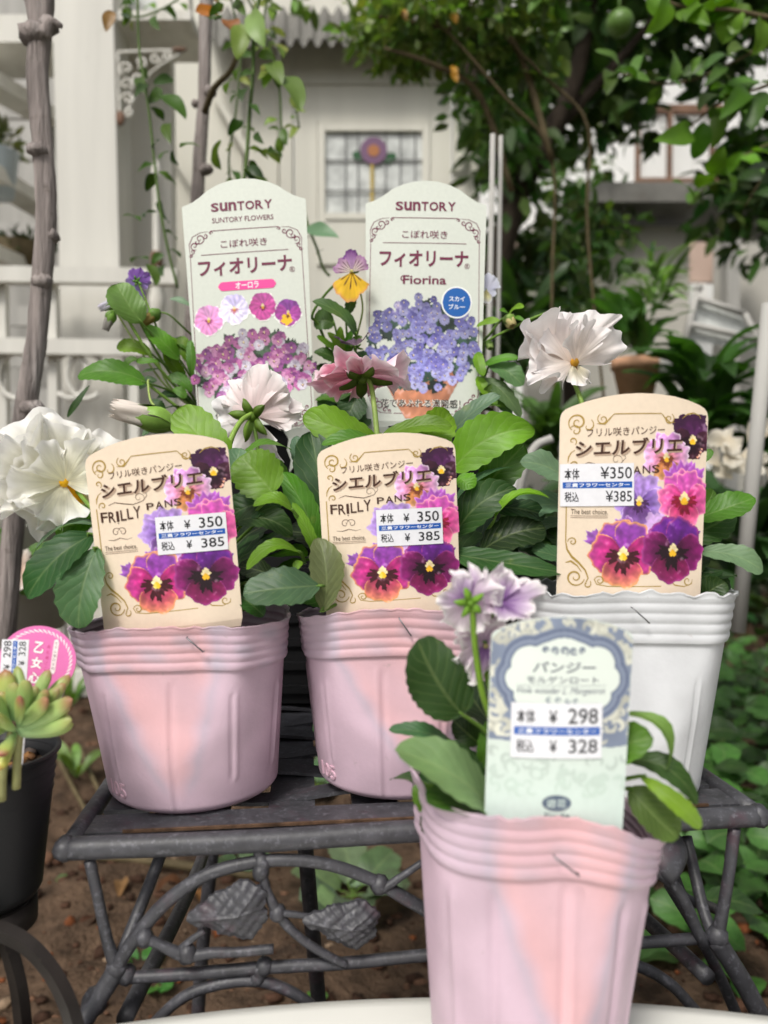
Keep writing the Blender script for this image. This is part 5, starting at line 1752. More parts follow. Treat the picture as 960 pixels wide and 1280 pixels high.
# ---- blue damask tag
def blue_tag(bot, top, wpx, d, label, dt=-.003):
    Mw, tf, sx, sz = make_frame(bot, top, 462, 85, 1248, wpx, 722, d, dt)
    root = tag_root(Mw, label)
    bend = flat_bend(360 * sx, .002)
    OUT = [(104, 215), (106, 190), (118, 172), (150, 152), (220, 124), (300, 103), (390, 90), (465, 85), (545, 88), (630, 101), (710, 122), (780, 150), (818, 172), (828, 192), (830, 215),
           (798, 1248), (760, 1420), (520, 1700), (420, 1700), (130, 1420), (86, 1248)]

    def cf_(G):
        k = np.clip((G[..., 1] - 700) / 500, 0, 1)[..., None]
        return np.array((.81, .85, .82)) * (1 - k) + np.array((.81, .88, .85)) * k
    card(root, tf, OUT, bend, cf_)
    rr = np.random.default_rng(12)
    NAVY, NAV2, CRM = (.49, .53, .61), (.38, .42, .52), (.80, .80, .75)
    cv = Canvas(100, 84, 832, 1010, 4.0)
    edge_l = np.interp(cv.Y, [85, 215, 1248], [104, 104, 86]); edge_r = np.interp(cv.Y, [85, 215, 1248], [830, 830, 798])
    topy = np.interp(cv.X, [104, 150, 220, 300, 390, 465, 545, 630, 710, 780, 830], [200, 152, 124, 103, 90, 85, 88, 101, 122, 150, 200])
    lowy = 712 + 40 * np.abs(np.sin((cv.X - 80) / 130)) * ((cv.X - 200) / 600).clip(.2, 1.2)
    card_m = (cv.X > edge_l + 1) & (cv.X < edge_r - 1) & (cv.Y > topy + 2)
    m = card_m & (cv.Y < lowy)
    cv.put(m, np.array(NAVY) * (1 + .06 * np.sin(cv.X * .02) * np.sin(cv.Y * .017))[..., None])
    # comma shaped damask figures
    def comma(x, y, r, a, c, base):
        for k in np.linspace(0, 1, 16):
            aa = a + 3.9 * k; q = r * (1 - .62 * k)
            xx, yy = x + q * math.cos(aa), y + q * math.sin(aa)
            mm = base & (np.hypot(cv.X - xx, cv.Y - yy) < r * .34 * math.sin(math.pi * (.12 + .8 * k)) ** .8)
            cv.put(mm, np.array(c))
    for i in range(230):
        x, y = rr.uniform(105, 828), rr.uniform(100, 740)
        comma(x, y, rr.uniform(24, 46), rr.uniform(0, 6.28), np.array(CRM) * rr.uniform(.86, 1.06), m & (cv.Y < 700 + 30 * math.sin(x)))
    low_m = card_m & (cv.Y > lowy) & (cv.Y < 1000)
    for i in range(46):
        x, y = rr.uniform(110, 800), rr.uniform(760, 985)
        k = (y - 740) / 300
        comma(x, y, rr.uniform(26, 48), rr.uniform(0, 6.28), np.array((.72, .76, .735)) * (1 - k) + np.array((.79, .865, .82)) * k, low_m)
    for grow, c in ((58, NAVY), (46, NAV2), (32, (.52, .56, .64)), (14, (.42, .46, .55)), (0, (.86, .89, .86))):
        mm = np.zeros_like(m)
        for x, y, rx, ry in ((470, 380, 225, 180), (300, 330, 95, 95), (640, 330, 95, 95), (250, 400, 72, 70), (692, 400, 72, 70), (330, 480, 110, 75), (610, 480, 110, 75), (470, 270, 110, 78)):
            mm |= ((cv.X - x) / (rx + grow)) ** 2 + ((cv.Y - y) / (ry + grow)) ** 2 < 1
        cv.put(mm & card_m, np.array(c))
    b = MB(); cv.mesh(b, tf, 1); b.build('damask_print', M['prnt'], root, smooth=False, local=True, bend=bend)
    t = Print(tf)
    INK = (.33, .35, .42)
    for dx in (-95, -50, 0, 50, 95): t.spiral(470 + dx, 258 + abs(dx) * -.05, 24 - abs(dx) * .08, 1.1, 1 + dx, 1 if dx > 0 else -1, 13, (.42, .46, .54), 3)
    t.text('パンジー', 312, 312, 634, 366, INK, 3, .01, .1); t.text('モルゲンロート', 285, 384, 650, 420, INK, 3, .004)
    t.line([(235, 432), (450, 432), (690, 430)], 2, (.55, .58, .6), 3)
    t.text('Viola wooder L. Morgenrot', 238, 440, 688, 482, (.42, .44, .5), 3, -.004, .4)
    for dx in (-70, -25, 25, 70): t.spiral(468 + dx, 506, 16, 1.0, dx, 1 if dx > 0 else -1, 8, (.5, .55, .6), 3)
    t.build('lettering', root, bend)
    t = Print(tf)
    t.disc(450, 1025, 75, 40, (.33, .38, .46), 3); t.text('遊花', 398, 1003, 500, 1048, (.78, .84, .82), 4, .01)
    t.text('Yuuka', 385, 1072, 515, 1104, (.25, .29, .36), 3, .0, .45)
    t.build('badge', root, bend)
    price_sticker(root, tf, bend, 442, 658, 464, 278, -.005, '298', '328')
    return root

# ================================================================ the four near pots
LIL, SAL, GRY = np.array((.83, .725, .785)), np.array((.875, .70, .72)), np.array((.70, .675, .73))
sm = lambda x, a, b_: min(1.0, max(0.0, (x - a) / (b_ - a)))


def vee(l0, r0, tipa, tipt, seed, grey=.5, topt=.76):
    """pink outer pot through which the tag's pointed foot shows"""
    ph = np.random.default_rng(seed).uniform(0, 6, 6)

    def f(ang, t):
        w = .5 + .5 * math.sin(ang * .11 + ph[0] + 2.2 * math.sin(t * 9 + ph[1]))
        c = LIL * (1 - .05 * w)
        if t < topt: k = sm(t, tipt, topt); lo, hi = tipa + (l0 - tipa) * k ** .9, tipa + (r0 - tipa) * k ** .7
        else: lo, hi = l0 * 1.05, r0
        wob = 1.2 * math.sin(t * 40 + ph[2])
        inside = sm(ang, lo - 4 + wob, lo + 5 + wob) * (1 - sm(ang, hi - 5 - wob, hi + 4 - wob)) * sm(t, tipt - .03, tipt + .06) * (.8 + .2 * math.sin(t * 11 + ang * .1 + ph[5]))
        edge = max(0, 1 - abs(ang - lo + 4) / 5, 1 - abs(ang - hi - 4) / 5) * sm(t, tipt, tipt + .1) * (1 - sm(t, .9, 1))
        c = c * (1 - .4 * edge) + GRY * .4 * edge
        c = c * (1 - inside) + SAL * inside
        if t > topt:
            g = max(0.0, math.sin(ang * .19 + ph[3]) * math.sin(t * 33 + ph[4] + ang * .05)) * grey
            if ang < lo: g = max(g, grey * .55)
            c = c * (1 - g) + GRY * g
        return lin(c)
    return f


ZP = zt + .0026
RIBS = [(-38, .17, .66, -.0009, 1.3), (-36, .17, .66, .0007, 1.6), (38, .17, .66, -.0009, 1.3), (40, .17, .66, .0007, 1.6), (0, .02, .72, .0007, 1.4), (3, .02, .72, -.0006, 2), (-80, .1, .7, .0007, 2), (74, .17, .66, .0008, 2), (72, .17, .66, -.0008, 1.5),
        (120, .1, .7, .0007, 2), (-120, .1, .7, .0007, 2), (180, .1, .7, .0007, 2)]
RT_, RB_, HP = .0504, .0399, .0805
c1 = cpt(243, .362, ZP); c2 = cpt(497, .377, ZP); c3 = cpt(765, .365, ZP)
p1 = pot('soft_pot', c1, RT_, RB_, HP, vee(-30, 24, 5, .10, 1), 'pink soft plastic pot at the left end of the bench, stapled in front',
         lambda a: .0035 * math.cos(R(a)) ** 2 + (.003 if a > 0 else -.002) * math.sin(R(a)) ** 2, ribs=RIBS, flat=.0125, group='pink plastic pots', seed=1, lean=-.06)
p2 = pot('soft_pot', c2, RT_, RB_, HP, vee(-32, 40, 20, .12, 2, .35), 'pink soft plastic pot in the middle of the bench, partly hidden by the front plant',
         lambda a: .0095 * max(0, math.cos(R(a))) ** 1.5, ribs=[(r[0] - 12,) + r[1:] for r in RIBS], flat=.0125, group='pink plastic pots', seed=2)
p3 = pot('soft_pot', c3, RT_ - .0004, .0405, .0963, lambda a, t: lin(np.array((.835, .84, .85)) * (1 - .02 * math.sin(a * .2 + 5 * t))),
         'white soft plastic pot at the right end of the bench with a ragged rim', lambda a: .002 * math.cos(R(a)), ridges=5,
         ribs=[(-16, .03, .70, .0009, 1.2), (-13, .03, .72, -.0007, 1.5), (30, .15, .62, -.0008, 1.0), (32, .15, .62, .0006, 1.2), (80, .1, .7, .0007, 2), (-60, .1, .7, .0007, 2)], flat=.0125, seed=3, lean=.05, ragged=.0007)
c4 = cpt(657, .267, TZ + .0008)
p4 = pot('soft_pot', c4, .0420, .0327, .1030, vee(-24, 34, 14, .20, 4, .3, .80), 'pink soft plastic pot nearest the viewer on the white table, out of focus',
         lambda a: (-.018 * max(0, math.sin(R(a))) ** 2.2 if a > 0 else .003 * math.sin(R(a)) ** 2) + .001,
         ribs=[(-50, .05, .74, .0009, 2.2), (-28, .03, .76, -.0012, 3), (8, .03, .78, -.0012, 2.5), (11, .03, .78, .0008, 3), (40, .05, .74, -.0012, 3), (62, .05, .74, .0009, 3)], flat=.0085, group='pink plastic pots', seed=4, lean=.03, top=.80)
emboss(p1, '105', c1, RT_, RB_, HP, -52, .075, .0068)
emboss(p2, '105', c2, RT_, RB_, HP, -66, .075, .0068)


def fpt(px, py, d): return at(px, py, d)


staple(p1, fpt(233, 797, .3222), fpt(254, 815, .3224))
staple(p2, fpt(499, 773, .3370), fpt(514, 795, .3372))
staple(p3, fpt(791, 760, .3240), fpt(812, 779, .3244))
staple(p4, fpt(694, 1072, .2308), fpt(724, 1095, .2312))

# ================================================================ plant tags
cream_tag((216, 782), (188.5, 543.7), 181, .3275, 'cream tag leaning left in the left pink pot, printed with purple pansies, price sticker tilted', (650, 676, 405, 231, .026))
cream_tag((494.6, 767), (480.8, 541.5), 174, .3425, 'cream tag in the middle pink pot, printed with purple pansies, price sticker below its lettering', (598, 668, 405, 238, .02))
cream_tag((791.7, 753), (797, 491.4), 186, .3298, 'cream tag in the white pot, with a price sticker stuck over its left edge', (263, 566, 408, 240, -.02), True)
mint_tag((321, 531), (302.8, 223.4), 157, .507, 'tall pale green tag showing pink violas, with four sample flowers above', 'A')
mint_tag((529.2, 527), (533, 226), 153, .507, 'tall pale green tag showing blue violas in a terracotta pot and a blue disc', 'B')
blue_tag((697, 1058), (704, 770.5), 177, .2380, 'blurred pale tag with a blue damask top in the nearest pink pot')

# ================================================================ black crate and nursery pots behind
yb = .50
cr = empty('plastic_crate', (at(480, 640, yb)[0] * 0 + .0, yb + .06, zt + .002), 'black ridged plastic crate at the back of the bench under the violas', 'crate')
b = MB()
xa, xb = at(215, 640, yb)[0], at(660, 640, yb)[0]
hc = .100
zc = zt + .003
b.box(((xa + xb) / 2, yb + .002, zc + hc / 2), (xb - xa, .004, hc)); b.box(((xa + xb) / 2, yb + .118, zc + hc / 2), (xb - xa, .004, hc))
b.box((xa - .002, yb + .06, zc + hc / 2), (.004, .12, hc)); b.box((xb + .002, yb + .06, zc + hc / 2), (.004, .12, hc))
b.box(((xa + xb) / 2, yb + .06, zc + .004), (xb - xa - .001, .111, .004))
for k in range(6): b.box(((xa + xb) / 2, yb - .001, zc + .010 + k * .016), (xb - xa + .008, .004, .005))
b.build('crate_shell', M['blackpot'], cr, smooth=False)
blk = []
for px, lab in ((310, 'black nursery pot of pink violas in the crate behind the left pots'), (545, 'black nursery pot of blue violas in the crate behind the middle pot')):
    c = cpt(px, .552, zc + .0065)
    r_ = empty('nursery_pot', c, lab, 'plant pot', 'black nursery pots in the crate')
    zr = CAMZ + (620 - 531) * .5 / F - c[2]
    pr = [(.001, .001), (.032, 0), (.034, .002)]
    for q in np.linspace(0, 1, 26):
        pr.append((.035 + .019 * q + (.0007 * math.sin(q * 80) if q > .7 else 0), .003 + (zr - .005) * q))
    pr += [(.0562, zr - .001), (.0562, zr), (.0535, zr), (.052, zr - .012), (.045, zr * .5)]
    MB().lathe(pr, c, 60).build('pot_wall', M['blackpot'], r_)
    blk.append((c, zr))

# ================================================================ pansies
def plant(name, c, label, soil_r, soil_z, seed):
    root = empty(name, np.array(c) + (0, 0, soil_z), label, 'pansy')
    soil_disc(root, np.array(c) + (0, 0, 0), soil_r, soil_z, seed)
    return root


def fill(parent, c, z0, n, rad, seed, size=(.028, .045), tones=('deep', 'dark', 'dark', 'mid'), up=(.1, .9), avoid_front=True, wr=.62):
    """inner leaves that fill the tuft"""
    rr = np.random.default_rng(seed)
    for i in range(n):
        a = rr.uniform(0, 6.28) if not avoid_front else rr.uniform(R(-25), R(205))
        d = np.array((math.cos(a), math.sin(a), rr.uniform(*up)))
        Lk = rr.uniform(*size)
        st = np.array(c) + np.array((math.cos(a), math.sin(a), 0)) * rad * rr.uniform(.15, .6) + (0, 0, z0 + rr.uniform(.0, .03))
        leaf(parent, st, st + nrm(d) * Lk, Lk * wr * rr.uniform(.75, 1.1), tones[rr.integers(0, len(tones))], face=rr.uniform(0, 60), seed=seed * 100 + i,
             stalk=np.array(c) + (rr.uniform(-.008, .008), rr.uniform(-.008, .008), z0 - .01))


pl1 = plant('pansy_plant', c1, 'pansy with a large white ruffled bloom and dark leaves in the left pink pot', .0355, HP - .013, 11)
s1 = (240, 760, .375)
PL(pl1, 116, 668, .335, 34, 748, .325, 62, 'dark', face=60, droop=.16, stalk=s1)
PL(pl1, 124, 655, .345, 44, 690, .335, 34, 'blue', face=20, droop=.2, stalk=s1)
PL(pl1, 112, 690, .355, 34, 735, .345, 46, 'deep', face=55, stalk=s1)
PL(pl1, 130, 640, .35, 70, 672, .345, 40, 'fresh', face=75, stalk=s1)
PL(pl1, 122, 685, .330, 98, 786, .318, 58, 'grey', face=80, droop=.08, stalk=s1)
PL(pl1, 105, 720, .345, 74, 752, .34, 24, 'mid', face=80)
PL(pl1, 290, 590, .37, 221, 512, .375, 58, 'bright', face=70, stalk=s1)
PL(pl1, 342, 618, .345, 300, 570, .35, 66, 'bright', face=65, droop=.05, roll=-10, stalk=s1, shape=(.4, .45))
PL(pl1, 366, 638, .34, 316, 632, .335, 24, 'bright', face=55, droop=.3, stalk=(392, 690, .36))
PL(pl1, 296, 584, .365, 364, 562, .37, 34, 'fresh', face=25, droop=.25, stalk=s1)
PL(pl1, 285, 600, .36, 300, 560, .365, 34, 'blue', face=40, stalk=s1)
PL(pl1, 290, 575, .372, 275, 568, .37, 18, 'blue', face=20)
PL(pl1, 352, 630, .36, 284, 648, .355, 48, 'dark', face=50, droop=.2, stalk=s1)
PL(pl1, 292, 655, .352, 366, 668, .350, 40, 'dark', face=45, droop=.22, stalk=s1)
PL(pl1, 400, 732, .335, 304, 742, .325, 60, 'grey', face=55, droop=.12, stalk=s1, roll=5)
PL(pl1, 374, 690, .340, 308, 712, .330, 26, 'bright', face=40, droop=.35, stalk=(380, 700, .35))
PL(pl1, 378, 702, .338, 368, 712, .336, 12, 'bright', face=60)
PL(pl1, 345, 720, .345, 298, 708, .345, 30, 'deep', face=50)
PL(pl1, 330, 770, .335, 300, 745, .335, 30, 'dark', face=50)
PL(pl1, 310, 580, .375, 360, 600, .372, 40, 'mid', face=45, droop=.1)
fill(pl1, c1, HP - .002, 24, .045, 1)

WH = cgrad((.93, .92, .80), (.955, .95, .935), (.97, .965, .955))
WHY = cgrad((.96, .90, .62), (.955, .95, .93), (.96, .955, .94), None, ((.98, .72, .04), .55), 3)
fl = flower(pl1, 'flower', at(80, 604, .350), (.42, -.88, .12), (-.25, 0, 1), .0310,
            [(-38, 1.12, 62, -.12, .08, .05, WH), (28, 1.0, 62, -.10, .10, .05, WH), (-14, .85, 55, .02, .25, .05, WH), (-92, 1.02, 58, -.02, .10, .05, WH), (80, .75, 55, .0, .10, .0, WHY),
             (-120, .80, 50, .05, .3, .05, WH), (-60, .72, 50, .10, .45, .1, WH), (150, .7, 40, .06, .1, -.2, WHY), (200, .84, 50, .04, .18, -.15, WHY), (40, .6, 45, .14, .5, .1, WH), (-150, .7, 45, .08, .3, 0, WH), (-75, .95, 50, .03, .22, .1, WH), (5, .95, 50, -.02, .2, .1, WH), (-30, .55, 45, .2, .7, .15, WH), (100, .55, 45, .12, .5, .1, WH)], .21, sep=.5, seed=3, fr=4.8, eye=(.93, .70, .08))
stem(pl1, [(240, 755, .372), (180, 690, .35), (120, 640, .34), (90, 606, .355)], .0012)
PB = cgrad((.90, .80, .80), (.955, .92, .915), (.97, .95, .945))
PW = cgrad((.92, .88, .88), (.96, .95, .95), (.975, .97, .97))
flower(pl1, 'flower', at(318, 520, .405), (.30, .88, .22), (.1, .1, 1), .0225,
       [(-42, 1.05, 62, 0, .25, .05, PB), (18, 1.12, 62, -.03, .25, .05, PB), (-80, .95, 45, .05, .3, .05, PB), (120, 1.25, 60, .05, .15, .0, PW), (165, 1.25, 62, -.05, .05, .0, PW), (75, .95, 55, .1, .3, 0, PB)], .13, sep=.62, seed=5, fr=6, sepc=(.36, .47, .15))
stem(pl1, [(272, 640, .385), (279, 600, .385), (287, 555, .388), (300, 528, .395), (315, 517, .402)], .0017, (.52, .64, .28))
stem(pl1, [(320, 600, .40), (322, 560, .402), (316, 525, .404)], .0012, (.35, .46, .18))

pl2 = plant('pansy_plant', c2, 'pansy with a pink ruffled bloom and broad bright leaves in the middle pink pot', .0355, HP - .012, 12)
s2 = (500, 750, .39)
PL(pl2, 408, 690, .365, 388, 540, .375, 68, 'dark', face=85, droop=.06, stalk=s2, shape=(.5, .5))
PL(pl2, 470, 552, .385, 378, 520, .38, 50, 'bright', face=55, droop=.12, stalk=s2)
PL(pl2, 482, 558, .375, 402, 556, .365, 30, 'fresh', face=40, stalk=s2)
PL(pl2, 404, 764, .338, 398, 672, .345, 44, (.42, .50, .30), face=85, roll=28, fold=.35, stalk=s2)
PL(pl2, 398, 700, .352, 366, 628, .345, 16, 'bright', face=70, stalk=(405, 730, .36))
PL(pl2, 402, 690, .355, 378, 655, .352, 14, 'mid', face=70)
PL(pl2, 395, 690, .36, 352, 590, .36, 34, 'mid', face=70, stalk=s2)
PL(pl2, 385, 600, .375, 370, 545, .38, 22, 'blue', face=60)
PL(pl2, 476, 548, .378, 565, 532, .372, 32, 'bright', face=45, stalk=s2)
PL(pl2, 515, 570, .38, 562, 515, .385, 50, 'bright', face=75, stalk=s2)
PL(pl2, 566, 588, .372, 668, 536, .365, 64, 'bright', face=50, droop=.12, roll=12, stalk=s2, shape=(.5, .62))
PL(pl2, 596, 620, .378, 655, 556, .372, 50, 'mid', face=60, stalk=s2)
PL(pl2, 558, 548, .395, 625, 494, .385, 34, 'blue', face=45, fold=.3, stalk=s2)
PL(pl2, 562, 640, .37, 642, 584, .362, 22, 'grey', face=30, fold=.35, stalk=s2)
PL(pl2, 566, 575, .385, 595, 545, .38, 32, 'mid', face=70)
PL(pl2, 568, 672, .362, 645, 610, .358, 52, 'dark', face=50, droop=.15, stalk=s2)
PL(pl2, 618, 650, .355, 686, 622, .350, 26, 'bright', face=30, fold=.45, droop=.28, stalk=(600, 690, .37))
PL(pl2, 600, 690, .36, 682, 660, .355, 56, 'deep', face=40, droop=.15, stalk=s2)
PL(pl2, 565, 692, .352, 708, 716, .335, 46, 'dark', face=50, droop=.10, stalk=s2, shape=(.6, .7))
PL(pl2, 612, 635, .362, 682, 645, .36, 40, 'deep', face=35)
PL(pl2, 573, 595, .36, 592, 610, .355, 28, 'fresh', face=70)
fill(pl2, c2, HP + .0, 28, .048, 2)
PK = cgrad((.92, .62, .71), (.96, .72, .80), (.98, .88, .91), ((.86, .50, .62), .6))
PK2 = cgrad((.94, .72, .79), (.97, .84, .89), (.98, .91, .93), ((.84, .55, .66), .6))
flower(pl2, 'flower', at(452, 468, .41), (-.12, .42, .90), (-.3, .9, -.3), .0265,
       [(-60, 1.05, 58, 0, -.05, .06, PK), (-115, .95, 55, .02, -.25, .0, PK), (0, 1.0, 60, .05, .25, .05, PK), (55, .95, 58, .02, .05, .05, PK2), (110, 1.0, 58, -.02, -.10, .0, PK2), (178, .85, 62, -.02, -.22, -.08, PK2)], .15, sep=.62, seed=8, fr=6, sepc=(.34, .42, .14))
stem(pl2, [(478, 600, .39), (472, 550, .395), (468, 510, .40), (463, 480, .408), (453, 470, .41)], .0016, (.55, .64, .34))

pl3 = plant('pansy_plant', c3, 'pansy with a pinkish white bloom and grey green leaves in the white pot', .0355, .083, 13)
s3 = (783, 740, .37)
PL(pl3, 712, 604, .36, 650, 578, .355, 46, 'blue', face=45, teeth=.12, nteeth=5, stalk=s3)
PL(pl3, 712, 632, .37, 634, 640, .365, 46, 'blue', face=40, teeth=.1, stalk=s3)
PL(pl3, 712, 652, .375, 660, 668, .37, 26, 'grey', face=30)
PL(pl3, 716, 705, .355, 664, 688, .352, 36, 'grey', face=40)
PL(pl3, 720, 690, .37, 672, 660, .372, 36, 'deep', face=50)
PL(pl3, 870, 648, .362, 944, 622, .355, 44, 'mid', face=50, teeth=.09, nteeth=6, stalk=s3)
PL(pl3, 874, 690, .345, 954, 714, .335, 36, 'blue', face=35, droop=.16, teeth=.1, nteeth=6, stalk=s3)
PL(pl3, 876, 750, .345, 908, 728, .34, 34, 'dark', face=50, stalk=s3)
PL(pl3, 872, 640, .37, 892, 612, .37, 22, 'mid', face=70, teeth=.12)
PL(pl3, 872, 580, .375, 890, 562, .375, 14, 'mid', face=70)
PL(pl3, 876, 668, .37, 888, 660, .368, 20, 'mid', face=70, teeth=.12)
fill(pl3, c3, .088, 26, .048, 3, tones=('deep', 'dark', 'grey'))
PWH = cgrad((.95, .90, .86), (.955, .935, .935), (.965, .95, .95), None, None)
PWY = cgrad((.95, .90, .74), (.96, .94, .93), (.965, .95, .95), ((.45, .20, .10), .36), ((.92, .72, .2), .22), 3)
flower(pl3, 'flower', at(714, 456, .405), (.42, -.85, .32), (-.25, 0, 1), .0300,
       [(-36, 1.05, 60, -.12, .10, .15, PWH), (26, 1.10, 62, -.14, .12, .15, PWH), (-70, 1.12, 46, -.02, .05, .05, PWH), (-94, .95, 36, .04, .02, -.05, PWH), (62, .92, 48, .02, .30, .18, PWH), (-5, .85, 55, .0, .30, .1, PWH), (-25, .55, 50, .14, .60, .25, PWH), (35, .58, 45, .14, .65, .2, PWH), (180, .48, 55, .06, .30, -.1, PWY)], .155, sep=.4, seed=13, fr=5.2, eye=(.75, .55, .15))
stem(pl3, [(770, 640, .385), (745, 560, .392), (726, 500, .40), (718, 478, .404), (716, 460, .406)], .0015, (.50, .62, .28))

pl4 = plant('pansy_plant', c4, 'blurred pansy with small lilac and white ruffled blooms in the nearest pot', .030, .083, 14)
s4 = (665, 1040, .272)
PL(pl4, 578, 893, .262, 522, 800, .258, 80, 'dark', face=85, droop=.06, roll=-6, stalk=(640, 960, .27), shape=(.42, .42), teeth=.07, nteeth=9)
PL(pl4, 562, 926, .275, 486, 912, .270, 26, 'grey', face=35, droop=.2, stalk=s4)
PL(pl4, 618, 1018, .248, 494, 938, .242, 78, (.40, .53, .33), face=45, droop=.16, roll=8, stalk=s4, shape=(.6, .42))
PL(pl4, 600, 930, .27, 566, 900, .27, 34, 'deep', face=60, stalk=s4)
PL(pl4, 606, 980, .262, 552, 930, .262, 44, 'dark', face=60, stalk=s4)
PL(pl4, 570, 1020, .262, 515, 985, .262, 40, 'mid', face=60, stalk=s4)
PL(pl4, 620, 1050, .258, 560, 1000, .258, 50, 'deep', face=60, stalk=s4)
PL(pl4, 560, 1040, .26, 530, 1010, .262, 40, 'deep', face=60)
PL(pl4, 600, 960, .268, 612, 900, .268, 30, 'mid', face=80, stalk=s4)
PL(pl4, 766, 892, .258, 832, 966, .252, 24, (.44, .58, .26), face=25, droop=.42, fold=.35, stalk=s4)
PL(pl4, 772, 950, .262, 872, 1006, .252, 34, 'dark', face=45, droop=.28, stalk=s4)
PL(pl4, 800, 970, .25, 876, 1036, .245, 24, 'bright', face=50, droop=.25, roll=25, stalk=s4)
PL(pl4, 786, 985, .255, 848, 1048, .248, 56, 'olive', face=60, droop=.1, stalk=s4)
fill(pl4, c4, .088, 10, .04, 4, size=(.022, .034), avoid_front=False, up=(.1, .7))
stem(pl4, [(640, 1000, .268), (625, 930, .264), (604, 870, .26), (594, 810, .256), (590, 752, .252)], .0013, (.46, .60, .20))
stem(pl4, [(640, 1000, .27), (622, 900, .268), (606, 830, .266), (610, 780, .265), (628, 752, .264)], .0011, (.42, .56, .20))
LV = cgrad((.54, .38, .62), (.93, .895, .915), (.96, .945, .94), ((.48, .32, .58), .5))
LW = cgrad((.84, .72, .84), (.95, .925, .93), (.96, .95, .945), ((.76, .64, .76), .4))
flower(pl4, 'flower', at(586, 752, .252), (-.25, .86, .18), (0, .1, 1), .0112,
       [(-10, .95, 62, 0, .20, .1, LV), (50, .95, 58, -.05, .2, .1, LV), (-75, 1.15, 58, -.05, .1, .0, LW), (-120, 1.0, 55, .02, .1, .0, LW), (170, 1.05, 60, .1, .2, .0, LW)], .16, sep=.62, seed=21, fr=6, sepc=(.40, .55, .17))
flower(pl4, 'flower', at(626, 752, .262), (.35, -.75, .55), (.0, .2, 1), .0118,
       [(-40, .9, 60, -.1, .15, .25, LW), (45, 1.15, 64, -.1, .1, .15, LW), (-95, 1.0, 58, 0, .2, .2, LW), (95, .95, 58, 0, .35, .3, LV), (180, 1.05, 62, .05, .4, .2, LV), (10, .6, 50, .15, .7, .2, LV)], .17, sep=.6, seed=22, fr=6)
flower(pl4, 'flower', at(606, 806, .262), (.15, -.8, -.15), (.1, 0, 1), .0115,
       [(-40, 1.0, 60, -.1, .15, .2, LW), (45, 1.0, 60, -.1, .1, .15, LW), (-110, 1.05, 58, 0, .2, .1, LW), (100, .95, 58, 0, .3, .2, LW), (185, 1.05, 60, .05, .2, -.1, LV)], .20, sep=.5, seed=23, fr=7, eye=(.65, .62, .4))


# ================================================================ violas in the black pots
def bud(parent, px, py, d, tx, ty, td, r, seed, pc=(.90, .87, .80), name='flower_bud', sc_=(.42, .56, .24)):
    """closed flower: furled petals in long green sepals"""
    a, t = at(px, py, d), at(tx, ty, td)
    ax = nrm(t - a); Lk = np.linalg.norm(t - a)
    rr = np.random.default_rng(seed)
    x = nrm(np.cross(ax, (0, 1, .1))); y = np.cross(ax, x)
    b = MB()
    for k in range(5):
        th = 6.28 * k / 5 + rr.uniform(-.2, .2)
        o_ = math.cos(th) * x + math.sin(th) * y; s_ = -math.sin(th) * x + math.cos(th) * y
        v = np.linspace(0, 1, 9); u = np.linspace(-1, 1, 5)
        Lz = Lk * rr.uniform(.6, .85)
        P = np.array([[a + ax * Lz * vv + o_ * r * (.35 + .75 * math.sin(math.pi * min(.8, vv)) + .12 * vv) - o_ * r * .3 * uu * uu + s_ * uu * r * .75 * math.sin(math.pi * (.1 + .88 * vv)) ** .7 for uu in u] for vv in v])
        b.grid(P, lin(np.array(sc_) * rr.uniform(.85, 1.12)))
    o = b.build(name, M['stem'], parent)
    b = MB()
    for k in range(4):
        th = 6.28 * k / 4
        rows = []
        for vv in np.linspace(.1, 1, 10):
            rad = r * (.45 + .5 * math.sin(vv * 2.6)) * (1 + .0)
            rows.append([a + ax * Lk * vv * (1 + .06 * math.sin(7 * q + k)) + (math.cos(th + q) * x + math.sin(th + q) * y) * rad * (1 - .08 * k + .12 * math.sin(5 * q + vv * 6)) for q in np.linspace(0, 2.2, 12)])
        b.grid(np.array(rows), lin(np.array(pc) * rr.uniform(.92, 1.02)))
    b.build('furled_petals', M['petal'], o)
    return o


vA = empty('viola_plant', blk[0][0] + (0, 0, blk[0][1]), 'leggy viola with drooping buds in the black pot behind the white bloom', 'viola')
soil_disc(vA, blk[0][0], .05, blk[0][1] - .01, 31)
sA = (262, 530, .55)
PL(vA, 182, 478, .50, 97, 470, .49, 38, 'fresh', face=70, droop=.12, teeth=.09, nteeth=10, stalk=sA, shape=(.45, .4))
PL(vA, 112, 482, .51, 84, 522, .51, 10, 'dark', face=45)
PL(vA, 177, 403, .50, 146, 355, .50, 46, (.40, .53, .24), face=85, roll=15, stalk=(240, 510, .54), shape=(.5, .45), teeth=.07)
PL(vA, 190, 443, .51, 146, 433, .51, 22, 'bright', face=50, stalk=sA, teeth=.1)
PL(vA, 225, 450, .52, 182, 408, .51, 26, 'fresh', face=50, teeth=.08, stalk=sA)
PL(vA, 228, 432, .53, 188, 428, .52, 22, 'bright', face=40, teeth=.1, stalk=sA)
PL(vA, 198, 452, .50, 170, 452, .50, 10, 'fresh', face=60); PL(vA, 172, 448, .50, 156, 456, .50, 12, 'mid', face=60)
PL(vA, 232, 470, .53, 205, 438, .52, 18, 'bright', face=60, teeth=.1); PL(vA, 238, 455, .53, 226, 420, .53, 18, 'bright', face=60)
PL(vA, 240, 490, .52, 210, 470, .52, 18, 'mid', face=50); PL(vA, 238, 480, .53, 215, 450, .53, 14, 'fresh', face=70, teeth=.1)
PL(vA, 238, 500, .53, 196, 498, .52, 20, 'dark', face=50); PL(vA, 232, 510, .52, 190, 520, .50, 16, 'dark', face=30); PL(vA, 196, 475, .51, 174, 486, .51, 16, 'grey', face=70)
